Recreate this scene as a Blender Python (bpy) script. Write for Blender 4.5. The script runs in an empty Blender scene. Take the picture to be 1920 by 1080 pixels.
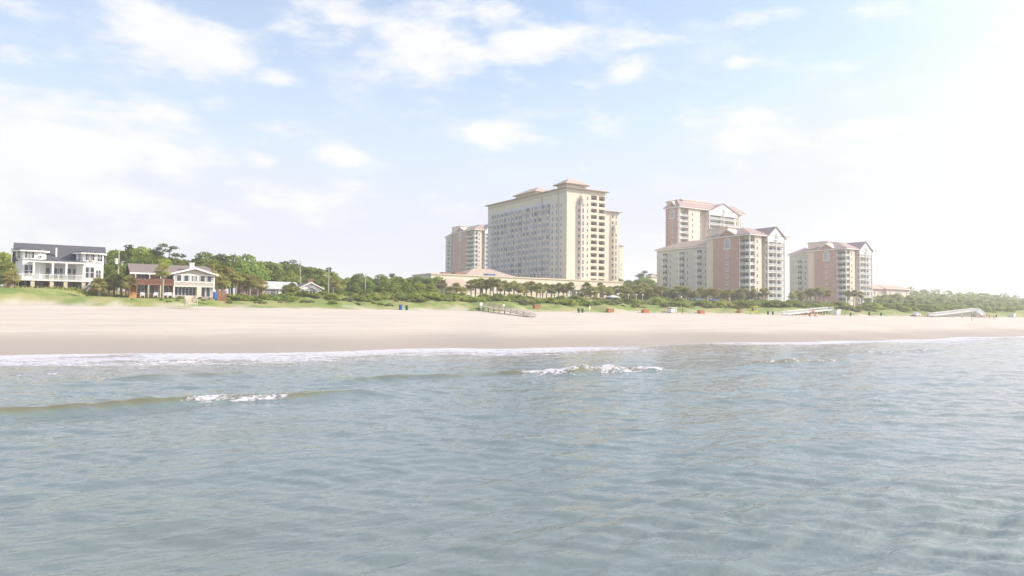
import bpy, math, random
import numpy as np
from mathutils import Vector, Matrix, noise as mnoise
random.seed(7); rng = np.random.default_rng(7)
SC = bpy.context.scene
COL = SC.collection
pi = math.pi

# ------------------------------------------------------------------ camera
F = 1350.0; EYE = 3.5
cam_d = bpy.data.cameras.new('camera'); cam = bpy.data.objects.new('camera', cam_d); COL.objects.link(cam)
cam_d.sensor_width = 36; cam_d.lens = F/1920*36; cam_d.clip_start = .1; cam_d.clip_end = 6000
RC = Matrix.Rotation(pi/2+math.atan(51/F), 4, 'X') @ Matrix.Rotation(.0094, 4, 'Z')
cam.matrix_world = Matrix.Translation((0, 0, EYE)) @ RC
SC.camera = cam

def ray(px, py):
    return (RC.to_3x3() @ Vector((px-960, 540-py, -F))).normalized()
def at(px, py, D):                       # a point at forward distance D
    d = ray(px, py); k = D/d.y
    return Vector((0, 0, EYE)) + d*k
def zat(px, py, D): return at(px, py, D).z
def xat(px, D): return at(px, 591, D).x

# ------------------------------------------------------------------ layout of the shore
AX = Vector((.84, .545, 0)).normalized(); BX = Vector((-AX.y, AX.x, 0)); YAW = math.atan2(AX.y, AX.x)
SHX = np.array([-700, -160, -39, -3.3, 43, 112, 900.]); SHY = np.array([-330, -22, 56, 73, 105, 156, 690.])
def shore_v(x, y):
    return (y-np.interp(x, SHX, SHY))*.82+1.6*np.sin(x/7.5+1.3*np.sin(x/17.))+1.0*np.sin(x/3.1+2+np.sin(x/9.))
def toe_v(x, y):
    return (y-115-.65*(x+82))*.838

def vnoise(x, y, seed=0):
    xi = np.floor(x).astype(np.int64); yi = np.floor(y).astype(np.int64)
    fx = x-xi; fy = y-yi; fx = fx*fx*(3-2*fx); fy = fy*fy*(3-2*fy)
    def h(a, b):
        n = (a*374761393+b*668265263+seed*974711) & 0x7fffffff
        n = ((n ^ (n >> 13))*1274126177) & 0x7fffffff
        return ((n ^ (n >> 16)) & 0xffff)/65535.0
    return (h(xi, yi)*(1-fx)+h(xi+1, yi)*fx)*(1-fy)+(h(xi, yi+1)*(1-fx)+h(xi+1, yi+1)*fx)*fy
def fbm(x, y, seed=0, o=4):
    s = 0; a = .5
    for i in range(o):
        s = s+a*vnoise(x, y, seed+i*17); x = x*2.03+3.1; y = y*2.03+1.7; a *= .5
    return s
def sstep(a, b, x):
    t = np.clip((x-a)/(b-a), 0, 1); return t*t*(3-2*t)

def ground_z(x, y):
    x = np.asarray(x, float); y = np.asarray(y, float)
    vs = shore_v(x, y); vt = toe_v(x, y)
    t = np.clip(vs/np.maximum(vs-vt, 1e-3), 0, 1)
    s = x*AX.x+y*AX.y; v = -x*AX.y+y*AX.x
    beach = 4.4*t**.92+.10*(fbm(s/14, v/7, 3)-.47)*np.clip(t*5, 0, 1)+.22*(fbm(s/5, v/3, 9)-.47)*sstep(.78, .97, t)
    sea = np.where(vs < 0, np.maximum(vs*.05, -3), beach)
    wob = (fbm(s/9, v*0, 21)-.45)*7
    lw = 1-sstep(-72, -40, x); d = (vt+wob*(1-.6*lw))*(1+1.3*lw)
    mid = sstep(-83, -77, x)*(1-sstep(-52, -40, x))
    dune = 4.4+(2.1-.5*mid)*sstep(-2, 11, d)+(1.3-.35*lw)*(1-.95*mid)*sstep(8, 26, d)
    hum = (fbm(s/6, v/5, 31)-.4)*(2.2-1.8*lw)*sstep(-1, 5, d)*(1-sstep(22, 34, d))
    back = (fbm(s/60, v/60, 5)-.4)*1.0*sstep(30, 60, d)
    z = np.where(vt > -4, np.maximum(sea, np.where(d > -2, dune, 0)), sea)
    land = dune+hum+back
    # level lawns and yards at the beach houses on the left
    w = sstep(-2, 3, d)
    z = sea*(1-w)+land*w
    return z
def gz(x, y): return float(ground_z(np.array([x]), np.array([y]))[0])
def on_ground(px, D):
    x = xat(px, D); return Vector((x, D, gz(x, D)))
def line_D(px, off=0):                   # distance at which the view at px crosses the dune toe moved off metres inland
    k = (px-960)/F
    return (115+.65*82+off/.838)/(1-.65*k)

# ------------------------------------------------------------------ materials
def mat(name, rgb, rough=.7, vary=0.0, scale=3.0, spec=.3, bump=0.0, objrand=0.0, transl=0.0, rgb2=None, coord='Object', stretch=None):
    m = bpy.data.materials.new(name); m.use_nodes = True; nt = m.node_tree; N = nt.nodes; L = nt.links
    b = N['Principled BSDF']; b.inputs['Roughness'].default_value = rough; b.inputs['Specular IOR Level'].default_value = spec
    c = tuple(rgb)+(1,)
    b.inputs['Base Color'].default_value = c
    col = None
    if vary or rgb2:
        tc = N.new('ShaderNodeTexCoord'); nz = N.new('ShaderNodeTexNoise'); nz.inputs['Scale'].default_value = scale; nz.inputs['Detail'].default_value = 4
        src = tc.outputs[coord]
        if stretch:
            mp = N.new('ShaderNodeMapping'); mp.inputs['Scale'].default_value = stretch; L.new(src, mp.inputs[0]); src = mp.outputs[0]
        L.new(src, nz.inputs['Vector'])
        mx = N.new('ShaderNodeMix'); mx.data_type = 'RGBA'
        if rgb2:
            rp = N.new('ShaderNodeMapRange'); rp.inputs['From Min'].default_value = .38; rp.inputs['From Max'].default_value = .62
            L.new(nz.outputs['Fac'], rp.inputs['Value']); L.new(rp.outputs['Result'], mx.inputs['Factor'])
            mx.inputs['A'].default_value = c; mx.inputs['B'].default_value = tuple(rgb2)+(1,)
        else:
            L.new(nz.outputs['Fac'], mx.inputs['Factor'])
            mx.inputs['A'].default_value = tuple(v*(1-vary) for v in rgb)+(1,); mx.inputs['B'].default_value = tuple(min(1, v*(1+vary)) for v in rgb)+(1,)
        col = mx.outputs['Result']
        if bump:
            bp = N.new('ShaderNodeBump'); bp.inputs['Strength'].default_value = bump; L.new(nz.outputs['Fac'], bp.inputs['Height']); L.new(bp.outputs[0], b.inputs['Normal'])
    if objrand:
        oi = N.new('ShaderNodeObjectInfo'); hs = N.new('ShaderNodeHueSaturation')
        m1 = N.new('ShaderNodeMapRange'); m1.inputs['To Min'].default_value = 1-objrand; m1.inputs['To Max'].default_value = 1+objrand
        m2 = N.new('ShaderNodeMapRange'); m2.inputs['To Min'].default_value = .5-objrand*.07; m2.inputs['To Max'].default_value = .5+objrand*.05
        L.new(oi.outputs['Random'], m1.inputs['Value']); L.new(m1.outputs[0], hs.inputs['Value'])
        mm = N.new('ShaderNodeMath'); mm.operation = 'MULTIPLY'; mm.inputs[1].default_value = 7.13; fr = N.new('ShaderNodeMath'); fr.operation = 'FRACT'
        L.new(oi.outputs['Random'], mm.inputs[0]); L.new(mm.outputs[0], fr.inputs[0]); L.new(fr.outputs[0], m2.inputs['Value']); L.new(m2.outputs[0], hs.inputs['Hue'])
        if col: L.new(col, hs.inputs['Color'])
        else: hs.inputs['Color'].default_value = c
        col = hs.outputs[0]
    if col: L.new(col, b.inputs['Base Color'])
    if transl:
        t = N.new('ShaderNodeBsdfTranslucent'); ms = N.new('ShaderNodeMixShader'); ms.inputs[0].default_value = transl
        if col: L.new(col, t.inputs[0])
        else: t.inputs[0].default_value = c
        L.new(b.outputs[0], ms.inputs[1]); L.new(t.outputs[0], ms.inputs[2]); L.new(ms.outputs[0], N['Material Output'].inputs[0])
    return m
M = {}
M['white'] = mat('white_paint', (.80, .79, .77), .6, .06, 1.5)
M['flank_shade_stucco'] = mat('flank_shade_stucco', (.58, .575, .63), .8, .07, .3)  # cream stucco as it looks in shade, the lilac put into the colour
M['cream'] = mat('cream_stucco', (.66, .60, .50), .8, .06, .25)
M['tan'] = mat('tan_stucco', (.62, .54, .42), .8, .07, .2)
M['stone'] = mat('pale_stucco', (.68, .59, .51), .8, .08, .3)
M['grey_stucco'] = mat('grey_stucco', (.50, .50, .47), .8, .08, .3)
M['brick'] = mat('pink_brick', (.47, .30, .25), .85, .12, 1.0)
M['brick_dark'] = mat('brown_brick', (.28, .16, .12), .85, .2, 3)
M['tile'] = mat('tile_roof', (.44, .345, .285), .8, .15, .8)
M['mauve_roof'] = mat('mauve_shingle', (.36, .27, .25), .85, .15, .8)
M['slate'] = mat('dark_shingle', (.10, .10, .115), .8, .22, 2.5)
M['brown_roof'] = mat('brown_shingle', (.22, .18, .17), .85, .2, 2.5)
M['blue_roof'] = mat('pale_metal_roof', (.47, .49, .49), .45, .08, 1)
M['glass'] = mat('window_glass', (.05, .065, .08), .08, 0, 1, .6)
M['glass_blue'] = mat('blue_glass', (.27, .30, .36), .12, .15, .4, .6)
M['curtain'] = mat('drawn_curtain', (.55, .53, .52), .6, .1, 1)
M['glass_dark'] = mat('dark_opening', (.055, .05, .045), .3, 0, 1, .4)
M['siding'] = mat('lilac_siding', (.60, .57, .60), .75, .05, 2, stretch=(.3, .3, 6))
M['beige_siding'] = mat('beige_siding', (.52, .47, .42), .75, .05, 2, stretch=(.3, .3, 6))
M['brown_siding'] = mat('brown_siding', (.42, .25, .185), .75, .08, 2, stretch=(.3, .3, 6))
M['wood'] = mat('red_brown_wood', (.26, .13, .085), .75, .25, 3, stretch=(1, 1, .2))
M['new_wood'] = mat('orange_wood', (.50, .27, .11), .7, .2, 3, stretch=(1, 1, .2))
M['grey_wood'] = mat('weathered_wood', (.42, .36, .31), .8, .2, 3, stretch=(1, 1, .2))
M['pole'] = mat('pole_wood', (.48, .44, .36), .8, .15, 2)
M['metal'] = mat('grey_metal', (.45, .46, .47), .4, 0, 1, .5)
M['trunk'] = mat('tree_bark', (.13, .105, .085), .9, .3, 3)
M['palm_trunk'] = mat('palm_bark', (.36, .30, .24), .9, .25, 5, stretch=(1, 1, 3))
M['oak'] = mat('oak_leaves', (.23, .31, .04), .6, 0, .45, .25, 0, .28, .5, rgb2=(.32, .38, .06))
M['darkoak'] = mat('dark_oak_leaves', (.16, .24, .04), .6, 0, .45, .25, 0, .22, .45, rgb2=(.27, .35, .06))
M['shrub'] = mat('shrub_leaves', (.27, .35, .06), .6, 0, .8, .25, 0, .3, .48, rgb2=(.34, .38, .09))
M['greyshrub'] = mat('dry_shrub_leaves', (.33, .32, .18), .7, 0, .8, .2, 0, .25, .4, rgb2=(.24, .28, .10))
M['pine'] = mat('pine_needles', (.08, .12, .045), .65, .25, .6, .2, 0, .3, .2)
M['farwood'] = mat('far_wood_leaves', (.27, .34, .10), .7, 0, .06, .2, 0, 0, .45, rgb2=(.36, .39, .15))
M['palm'] = mat('palm_fronds', (.30, .32, .10), .6, 0, .9, .25, 0, .3, .42, rgb2=(.40, .38, .12))
M['deadfrond'] = mat('dead_fronds', (.36, .26, .13), .8, .2, 2, .2, 0, .2, .2)
M['thatch'] = mat('thatch', (.26, .19, .14), .9, .25, 6, stretch=(4, 4, .5))
M['grass'] = mat('dune_grass', (.32, .37, .10), .7, 0, .12, .2, 0, 0, .35, rgb2=(.38, .34, .16))
M['orange'] = mat('orange_paint', (.52, .18, .07), .6, .15, 2)
M['blue'] = mat('blue_canvas', (.03, .07, .42), .7, .1, 1)
M['darkblue'] = mat('dull_blue_canvas', (.10, .14, .30), .7, .1, 1)
M['green_plastic'] = mat('green_plastic', (.03, .09, .04), .5, .05, 1)
M['blue_plastic'] = mat('blue_plastic', (.03, .12, .40), .5, .05, 1)
M['yellow'] = mat('yellow_paint', (.65, .55, .10), .6, .08, 1)
M['skin'] = mat('skin', (.48, .29, .20), .6)
M['hair'] = mat('dark_hair', (.05, .035, .025), .6)
M['rubber'] = mat('black_rubber', (.025, .025, .025), .8)
M['red'] = mat('red_canvas', (.55, .13, .09), .7)
for i, c in enumerate([(.05, .06, .12), (.45, .10, .08), (.7, .7, .68), (.08, .22, .35), (.05, .05, .05)]): M['cloth%d' % i] = mat('cloth_%s' % 'navy red white teal black'.split()[i], c, .8)

# ------------------------------------------------------------------ mesh builder
class MB:
    def __init__(s): s.v = []; s.f = []; s.m = []
    def add(s, vs, fs, mi=0):
        o = len(s.v); s.v += [tuple(v) for v in vs]; s.f += [tuple(i+o for i in f) for f in fs]; s.m += [mi]*len(fs); return s
    def box(s, x0, x1, y0, y1, z0, z1, mi=0):
        v = [(x, y, z) for z in (z0, z1) for y in (y0, y1) for x in (x0, x1)]
        return s.add(v, [(0, 2, 3, 1), (4, 5, 7, 6), (0, 1, 5, 4), (2, 6, 7, 3), (0, 4, 6, 2), (1, 3, 7, 5)], mi)
    def prism(s, pts, z0, z1, mi=0, top=None):
        n = len(pts); tp = top or pts
        v = [(p[0], p[1], z0) for p in pts]+[(p[0], p[1], z1) for p in tp]
        f = [tuple(range(n-1, -1, -1)), tuple(range(n, 2*n))]+[(i, (i+1) % n, n+(i+1) % n, n+i) for i in range(n)]
        return s.add(v, f, mi)
    def hip(s, x0, x1, y0, y1, z0, h, ov=.6, mi=0, t=.25, inset=None):      # hip roof with a thin edge
        x0 -= ov; x1 += ov; y0 -= ov; y1 += ov; w = min(x1-x0, y1-y0)/2 if inset is None else inset
        if x1-x0 >= y1-y0: r = [(x0+w, (y0+y1)/2), (x1-w, (y0+y1)/2)]
        else: r = [((x0+x1)/2, y0+w), ((x0+x1)/2, y1-w)]
        s.box(x0, x1, y0, y1, z0, z0+t, mi)
        b = [(x0, y0, z0+t), (x1, y0, z0+t), (x1, y1, z0+t), (x0, y1, z0+t)]; q = [(r[0][0], r[0][1], z0+h), (r[1][0], r[1][1], z0+h)]
        if x1-x0 >= y1-y0: f = [(0, 1, 5, 4), (1, 2, 5), (2, 3, 4, 5), (3, 0, 4)]
        else: f = [(0, 1, 4), (1, 2, 5, 4), (2, 3, 5), (3, 0, 4, 5)]
        return s.add(b+q, f, mi)
    def gable_y(s, x0, x1, y0, y1, z0, h, ov=.4, ovy=.4, t=.18, mi=0):      # ridge along y, gable towards -y
        x0 -= ov; x1 += ov; y0 -= ovy; y1 += ovy; c = (x0+x1)/2
        pr = [(x0, z0), (c, z0+h), (x1, z0), (x1, z0+t), (c, z0+h+t*1.2), (x0, z0+t)]
        v = [(p[0], y0, p[1]) for p in pr]+[(p[0], y1, p[1]) for p in pr]
        f = [(0, 1, 4, 5), (1, 2, 3, 4), (6, 11, 10, 7), (7, 10, 9, 8)]+[(i, i+6, (i+1) % 6+6, (i+1) % 6) for i in range(6)]
        return s.add(v, f, mi)
    def gable_x(s, x0, x1, y0, y1, z0, h, ov=.4, ovx=.4, t=.18, mi=0):
        n = len(s.v); s.gable_y(y0, y1, x0, x1, z0, h, ov, ovx, t, mi)
        for i in range(n, len(s.v)): s.v[i] = (s.v[i][1], s.v[i][0], s.v[i][2])
        return s
    def tri_y(s, x0, x1, y, th, z0, h, mi=0):                               # gable wall infill
        c = (x0+x1)/2; v = [(x0, y, z0), (x1, y, z0), (c, y, z0+h), (x0, y+th, z0), (x1, y+th, z0), (c, y+th, z0+h)]
        return s.add(v, [(0, 1, 2), (3, 5, 4), (0, 3, 4, 1), (1, 4, 5, 2), (2, 5, 3, 0)], mi)
    def tri_x(s, y0, y1, x, th, z0, h, mi=0):
        n = len(s.v); s.tri_y(y0, y1, x, th, z0, h, mi)
        for i in range(n, len(s.v)): s.v[i] = (s.v[i][1], s.v[i][0], s.v[i][2])
        return s
    def tube(s, p, q, r0, r1=None, n=8, mi=0):
        r1 = r0 if r1 is None else r1; p = Vector(p); q = Vector(q); d = (q-p).normalized()
        a = d.orthogonal().normalized(); b = d.cross(a)
        v = []
        for c, r in ((p, r0), (q, r1)):
            for i in range(n):
                t = 2*pi*i/n; v.append(c+a*math.cos(t)*r+b*math.sin(t)*r)
        return s.add(v, [tuple(range(n-1, -1, -1)), tuple(range(n, 2*n))]+[(i, (i+1) % n, n+(i+1) % n, n+i) for i in range(n)], mi)
    def bar(s, p, q, w, h, mi=0):                                           # rectangular bar
        p = Vector(p); q = Vector(q); d = (q-p).normalized(); a = d.cross(Vector((0, 0, 1)))
        a = a.normalized() if a.length > 1e-4 else Vector((1, 0, 0)); b = a.cross(d).normalized(); v = []
        for c in (p, q):
            for i, j in ((-1, -1), (1, -1), (1, 1), (-1, 1)): v.append(c+a*i*w/2+b*j*h/2)
        return s.add(v, [(3, 2, 1, 0), (4, 5, 6, 7), (0, 1, 5, 4), (1, 2, 6, 5), (2, 3, 7, 6), (3, 0, 4, 7)], mi)
    def cone(s, c, r, h, n=8, mi=0, z0=None):
        v = [(c[0]+r*math.cos(2*pi*i/n+pi/n), c[1]+r*math.sin(2*pi*i/n+pi/n), c[2]) for i in range(n)]+[(c[0], c[1], c[2]+h)]
        return s.add(v, [(i, (i+1) % n, n) for i in range(n)]+[tuple(range(n-1, -1, -1))], mi)
    def build(s, name, mats, parent=None, loc=(0, 0, 0), rz=0, smooth=False):
        me = bpy.data.meshes.new(name); me.from_pydata(s.v, [], s.f)
        for m in (mats if isinstance(mats, (list, tuple)) else [mats]): me.materials.append(m)
        me.polygons.foreach_set('material_index', s.m)
        if smooth: me.polygons.foreach_set('use_smooth', [True]*len(s.f))
        me.update()
        return link(name, me, parent, loc, rz)
def link(name, me, parent=None, loc=(0, 0, 0), rz=0):
    o = bpy.data.objects.new(name, me); COL.objects.link(o); o.location = loc; o.rotation_euler.z = rz
    if parent: o.parent = parent
    return o
def dup(src, parent=None, loc=None, rz=None):
    c = src.copy(); COL.objects.link(c)
    if parent: c.parent = parent
    if loc is not None: c.location = loc
    if rz is not None: c.rotation_euler.z = rz
    return c
KIDS = {}
def copy_tree(o, parent=None):
    c = o.copy(); COL.objects.link(c); c.parent = parent
    for ch in KIDS.setdefault(o.name, list(o.children)): copy_tree(ch, c)
    return c
def thing(name, label, cat, loc=(0, 0, 0), rz=0, group=None):
    o = bpy.data.objects.new(name, None); COL.objects.link(o); o.location = loc; o.rotation_euler.z = rz; o.empty_display_size = .5
    return tag(o, label, cat, group)
def tag(o, label, cat, group=None, kind=None):
    if label: o['label'] = label
    if cat: o['category'] = cat
    if group: o['group'] = group
    if kind: o['kind'] = kind
    return o

# a facade line in plan: converts photo columns to metres along it
class Face:
    def __init__(s, P0, d): s.P = Vector((P0[0], P0[1])); s.d = Vector((d[0], d[1]))
    def s_of(s, px):
        k = xat(px, 100.0)/100.0
        return (k*s.P.y-s.P.x)/(s.d.x-k*s.d.y)
    def D(s, px): return s.P.y+s.d.y*s.s_of(px)
    def z(s, px, py): return zat(px, py, s.D(px))

def window_me(w, h, depth=.08, frame='white', pane='glass', bars=(1, 1), name='window', sill=False):
    mb = MB(); t = .09
    mb.box(-w/2+.02, w/2-.02, -.03, .02, .02, h-.02, 1)
    mb.box(-w/2, -w/2+t, -depth, 0, 0, h); mb.box(w/2-t, w/2, -depth, 0, 0, h); mb.box(-w/2+t, w/2-t, -depth, 0, 0, t); mb.box(-w/2+t, w/2-t, -depth, 0, h-t, h)
    for i in range(1, bars[0]): x = -w/2+w*i/bars[0]; mb.box(x-.04, x+.04, -depth+.01, 0, t, h-t)
    for i in range(1, bars[1]): z = h*i/bars[1]; mb.box(-w/2+t, w/2-t, -depth+.015, 0, z-.035, z+.035)
    if sill: mb.box(-w/2-.1, w/2+.1, -depth-.08, 0, -.12, 0)
    o = mb.build(name, [M[frame], M[pane]]); me = o.data; bpy.data.objects.remove(o)
    fr_ = MB(); pn_ = MB()
    for f_, mi_ in zip(mb.f, mb.m): (pn_ if mi_ else fr_).f.append(f_)
    fr_.v = mb.v[8:]; fr_.f = [tuple(i-8 for i in f_) for f_ in fr_.f]; fr_.m = [0]*len(fr_.f); pn_.v = mb.v[:8]; pn_.m = [0]*6
    a_ = fr_.build(name, M[frame]); b_ = pn_.build('pane', M[pane]); SPLIT[me.name] = (a_.data, b_.data); bpy.data.objects.remove(a_); bpy.data.objects.remove(b_)
    return me
SPLIT = {}
def balcony_me(w, d=1.5, rail=1.0, solid=False, mt='white', pane='glass'):
    mb = MB()
    mb.box(-w/2, w/2, -d, .02, -.22, 0)
    if solid: mb.box(-w/2, w/2, -d-.003, -d+.12, 0, rail)
    else:
        mb.box(-w/2, w/2, -d-.003, -d+.06, rail-.08, rail)
        n = max(3, int(w/.28))
        for i in range(n+1):
            x = -w/2+.04+(w-.08)*i/n; mb.box(x-.05, x+.05, -d+.0, -d+.05, 0, rail-.08)
        for sx in (-1, 1):
            mb.box(sx*(w/2-.05)-.05, sx*(w/2-.05)+.05, -d+.06, 0, rail-.08, rail); mb.box(sx*(w/2-.03)-.03, sx*(w/2-.03)+.03, -d+.08, 0, 0, rail-.45)
    mb.box(-w/2+.3, w/2-.3, -.04, .01, .05, 2.25, 1)
    mb.box(-w/2+.22, -w/2+.32, -.08, 0, 0, 2.33); mb.box(w/2-.32, w/2-.22, -.08, 0, 0, 2.33); mb.box(-w/2+.32, w/2-.32, -.08, 0, 2.23, 2.33); mb.box(-.05, .05, -.08, 0, .05, 2.23)
    o = mb.build('balcony', [M[mt], M[pane]]); me = o.data; bpy.data.objects.remove(o); return me
def arch_window_me(r, h):
    mb = MB(); n = 10
    def ring(R, y0, y1, mi):
        pts = [(-R, 0), (R, 0)]+[(R*math.cos(pi*i/n), h-r+R*math.sin(pi*i/n)) for i in range(n+1)]
        v = [(p[0], y0, p[1]) for p in pts]+[(p[0], y1, p[1]) for p in pts]; k = len(pts)
        mb.add(v, [tuple(range(k)), tuple(range(2*k-1, k-1, -1))]+[(i, i+k, (i+1) % k+k, (i+1) % k) for i in range(k)], mi)
    ring(r+.25, -.08, 0, 0); ring(r-.05, -.12, -.03, 1)
    for x in (-r/2, 0, r/2): mb.box(x-.05, x+.05, -.16, -.1, 0, h-r*.2)
    mb.box(-r, r, -.16, -.1, h-r-.05, h-r+.05); mb.box(-r-.4, r+.4, -.5, 0, -.35, 0)
    o = mb.build('arch_window', [M['white'], M['glass_blue']]); me = o.data; bpy.data.objects.remove(o); return me
def put(me, parent, x, y, z, rz=0, name=None):
    nm = name or me.name.split('.')[0]
    if me.name in SPLIT and parent is not None and parent.name.split('.')[0] in ('beach_house', 'cottage', 'seaside_villa', 'beach_shack'):
        o = link(nm, SPLIT[me.name][0], parent, (x, y, z), rz); link('pane', SPLIT[me.name][1], o); return o
    return link(nm, me, parent, (x, y, z), rz)
LEFT = -pi/2      # on a wall that faces -x

# ------------------------------------------------------------------ ground sheet
def grid_mesh(name, X, Y, Z, keep=None, attrs=None):
    nr, nc = X.shape; idx = np.arange(nr*nc).reshape(nr, nc)
    q = np.stack([idx[:-1, :-1], idx[:-1, 1:], idx[1:, 1:], idx[1:, :-1]], -1).reshape(-1, 4)
    if keep is not None:
        k = keep.reshape(-1)[q].any(1); q = q[k]
        used = np.zeros(nr*nc, bool); used[q.reshape(-1)] = True; remap = np.cumsum(used)-1; q = remap[q]
    else: used = np.ones(nr*nc, bool)
    co = np.stack([X.reshape(-1)[used], Y.reshape(-1)[used], Z.reshape(-1)[used]], -1).astype(np.float32)
    me = bpy.data.meshes.new(name); n = len(co); m = len(q)
    me.vertices.add(n); me.vertices.foreach_set('co', co.reshape(-1))
    me.loops.add(m*4); me.loops.foreach_set('vertex_index', q.reshape(-1).astype(np.int32))
    me.polygons.add(m); me.polygons.foreach_set('loop_start', np.arange(0, m*4, 4, dtype=np.int32)); me.polygons.foreach_set('loop_total', np.full(m, 4, dtype=np.int32))
    me.polygons.foreach_set('use_smooth', np.ones(m, bool)); me.update(calc_edges=True)
    for k, a in (attrs or {}).items():
        at_ = me.attributes.new(k, 'FLOAT', 'POINT'); at_.data.foreach_set('value', a.reshape(-1)[used].astype(np.float32))
    return me
def nonuni(segs):
    out = []
    for a, b, st in segs: out += list(np.arange(a, b, st))
    return np.array(out+[segs[-1][1]])
gs_ = nonuni([(-1400, -250, 30), (-250, -110, 4), (-110, 260, .7), (260, 420, 2), (420, 700, 8), (700, 1900, 40)])
gv_ = nonuni([(-140, 90, 20), (90, 126, 4), (126, 150, 1.2), (150, 158, .8), (158, 185, .55), (185, 240, 3), (240, 500, 15), (500, 1700, 60)])
# v of the toe line: on it -x*.545+y*.84 is about constant (158)
def sv_to_xy(S, V): return S*AX.x-V*AX.y, S*AX.y+V*AX.x
S_, V_ = np.meshgrid(gs_, gv_)
# more rows seaward (beach) at fine step
gv_ = nonuni([(-1400, -60, 60), (-60, 40, 10), (40, 154, 1.5), (154, 182, .55), (182, 240, 3), (240, 500, 15), (500, 1700, 60)])
S_, V_ = np.meshgrid(gs_, gv_)
GX, GY = sv_to_xy(S_, V_)
GZ = ground_z(GX, GY)
vt_ = toe_v(GX, GY); wob_ = (fbm(S_/9, V_*0, 21)-.45)*7; vegd = vt_+wob_
vegn = fbm(S_/3.5, V_/2.0, 77); vega = sstep(-2, 3, vegd+(vegn-.5)*8)
wet_ = 1-sstep(4, 24, shore_v(GX, GY)+(fbm(S_/11, V_*0, 8)-.5)*6)
vs_ = shore_v(GX, GY); wrack_ = .8*np.exp(-((vs_-24-6*fbm(S_/25, V_*0, 91))/.8)**2)+.75*np.exp(-((vt_+13-9*fbm(S_/30, V_*0, 92))/1.3)**2)
me = grid_mesh('ground', GX, GY, GZ, None, {'veg': vega, 'wet': wet_, 'wrack': wrack_})
ground = bpy.data.objects.new('ground', me); COL.objects.link(ground); tag(ground, 'pale sandy beach rising to the grassy dune and yards', None, None, 'structure')
m = bpy.data.materials.new('sand_and_dune'); m.use_nodes = True; N = m.node_tree.nodes; L = m.node_tree.links; B = N['Principled BSDF']
geo = N.new('ShaderNodeNewGeometry')
def nz(scale, detail=5, stretch=None, src=None):
    n = N.new('ShaderNodeTexNoise'); n.inputs['Scale'].default_value = scale; n.inputs['Detail'].default_value = detail
    s = src or geo.outputs['Position']
    if stretch:
        r = N.new('ShaderNodeMapping'); r.vector_type = 'TEXTURE'; r.inputs['Rotation'].default_value = (0, 0, YAW); r.inputs['Scale'].default_value = stretch; L.new(s, r.inputs[0]); s = r.outputs[0]
    L.new(s, n.inputs['Vector']); return n.outputs['Fac']
def mixc(f, a, b):
    x = N.new('ShaderNodeMix'); x.data_type = 'RGBA'
    for k, v in (('Factor', f), ('A', a), ('B', b)):
        if isinstance(v, (tuple, list)): x.inputs[k].default_value = tuple(v)+(1,)
        elif isinstance(v, (int, float)): x.inputs[k].default_value = v
        else: L.new(v, x.inputs[k])
    return x.outputs['Result']
def rmp(v, a, b, c=0, d=1):
    x = N.new('ShaderNodeMapRange'); L.new(v, x.inputs['Value'])
    for k, q in zip(('From Min', 'From Max', 'To Min', 'To Max'), (a, b, c, d)): x.inputs[k].default_value = q
    return x.outputs[0]
def mth(op, a, b=None):
    x = N.new('ShaderNodeMath'); x.operation = op
    for i, v in enumerate((a, b)):
        if v is None: continue
        if isinstance(v, (int, float)): x.inputs[i].default_value = v
        else: L.new(v, x.inputs[i])
    return x.outputs[0]
def attr(k):
    a = N.new('ShaderNodeAttribute'); a.attribute_name = k; return a.outputs['Fac']
sand = mixc(rmp(nz(.35, 6, (6, 1, 1)), .35, .65), (.49, .435, .38), (.565, .505, .445))
sand = mixc(rmp(nz(2.2, 5, (3, 1, 1)), .5, .72, 0, .35), sand, (.44, .34, .25))
sand = mixc(rmp(mth('ADD', attr('wrack'), mth('MULTIPLY', mth('SUBTRACT', nz(1.6, 5, (3, 1, 1)), .5), 1.6)), .55, .95, 0, .45), sand, (.34, .27, .20))
sand = mixc(rmp(nz(.9, 6, (14, .5, 1)), .54, .70, 0, .38), sand, (.40, .33, .265))
wetc = mixc(attr('wet'), sand, (.36, .305, .25))
vegc = mixc(rmp(nz(.25, 6), .4, .6), (.155, .22, .05), (.29, .29, .115))
L.new(mixc(attr('veg'), wetc, vegc), B.inputs['Base Color'])
L.new(rmp(attr('wet'), 0, 1, .9, .45), B.inputs['Roughness']); B.inputs['Specular IOR Level'].default_value = .25
bp = N.new('ShaderNodeBump'); bp.inputs['Strength'].default_value = .35; bp.inputs['Distance'].default_value = .12
hh = mth('ADD', mth('MULTIPLY', nz(1.1, 6, (2.5, 1, 1)), .8), mth('MULTIPLY', nz(5, 4), .25)); L.new(hh, bp.inputs['Height']); L.new(bp.outputs[0], B.inputs['Normal'])
ground.data.materials.append(m)

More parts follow.
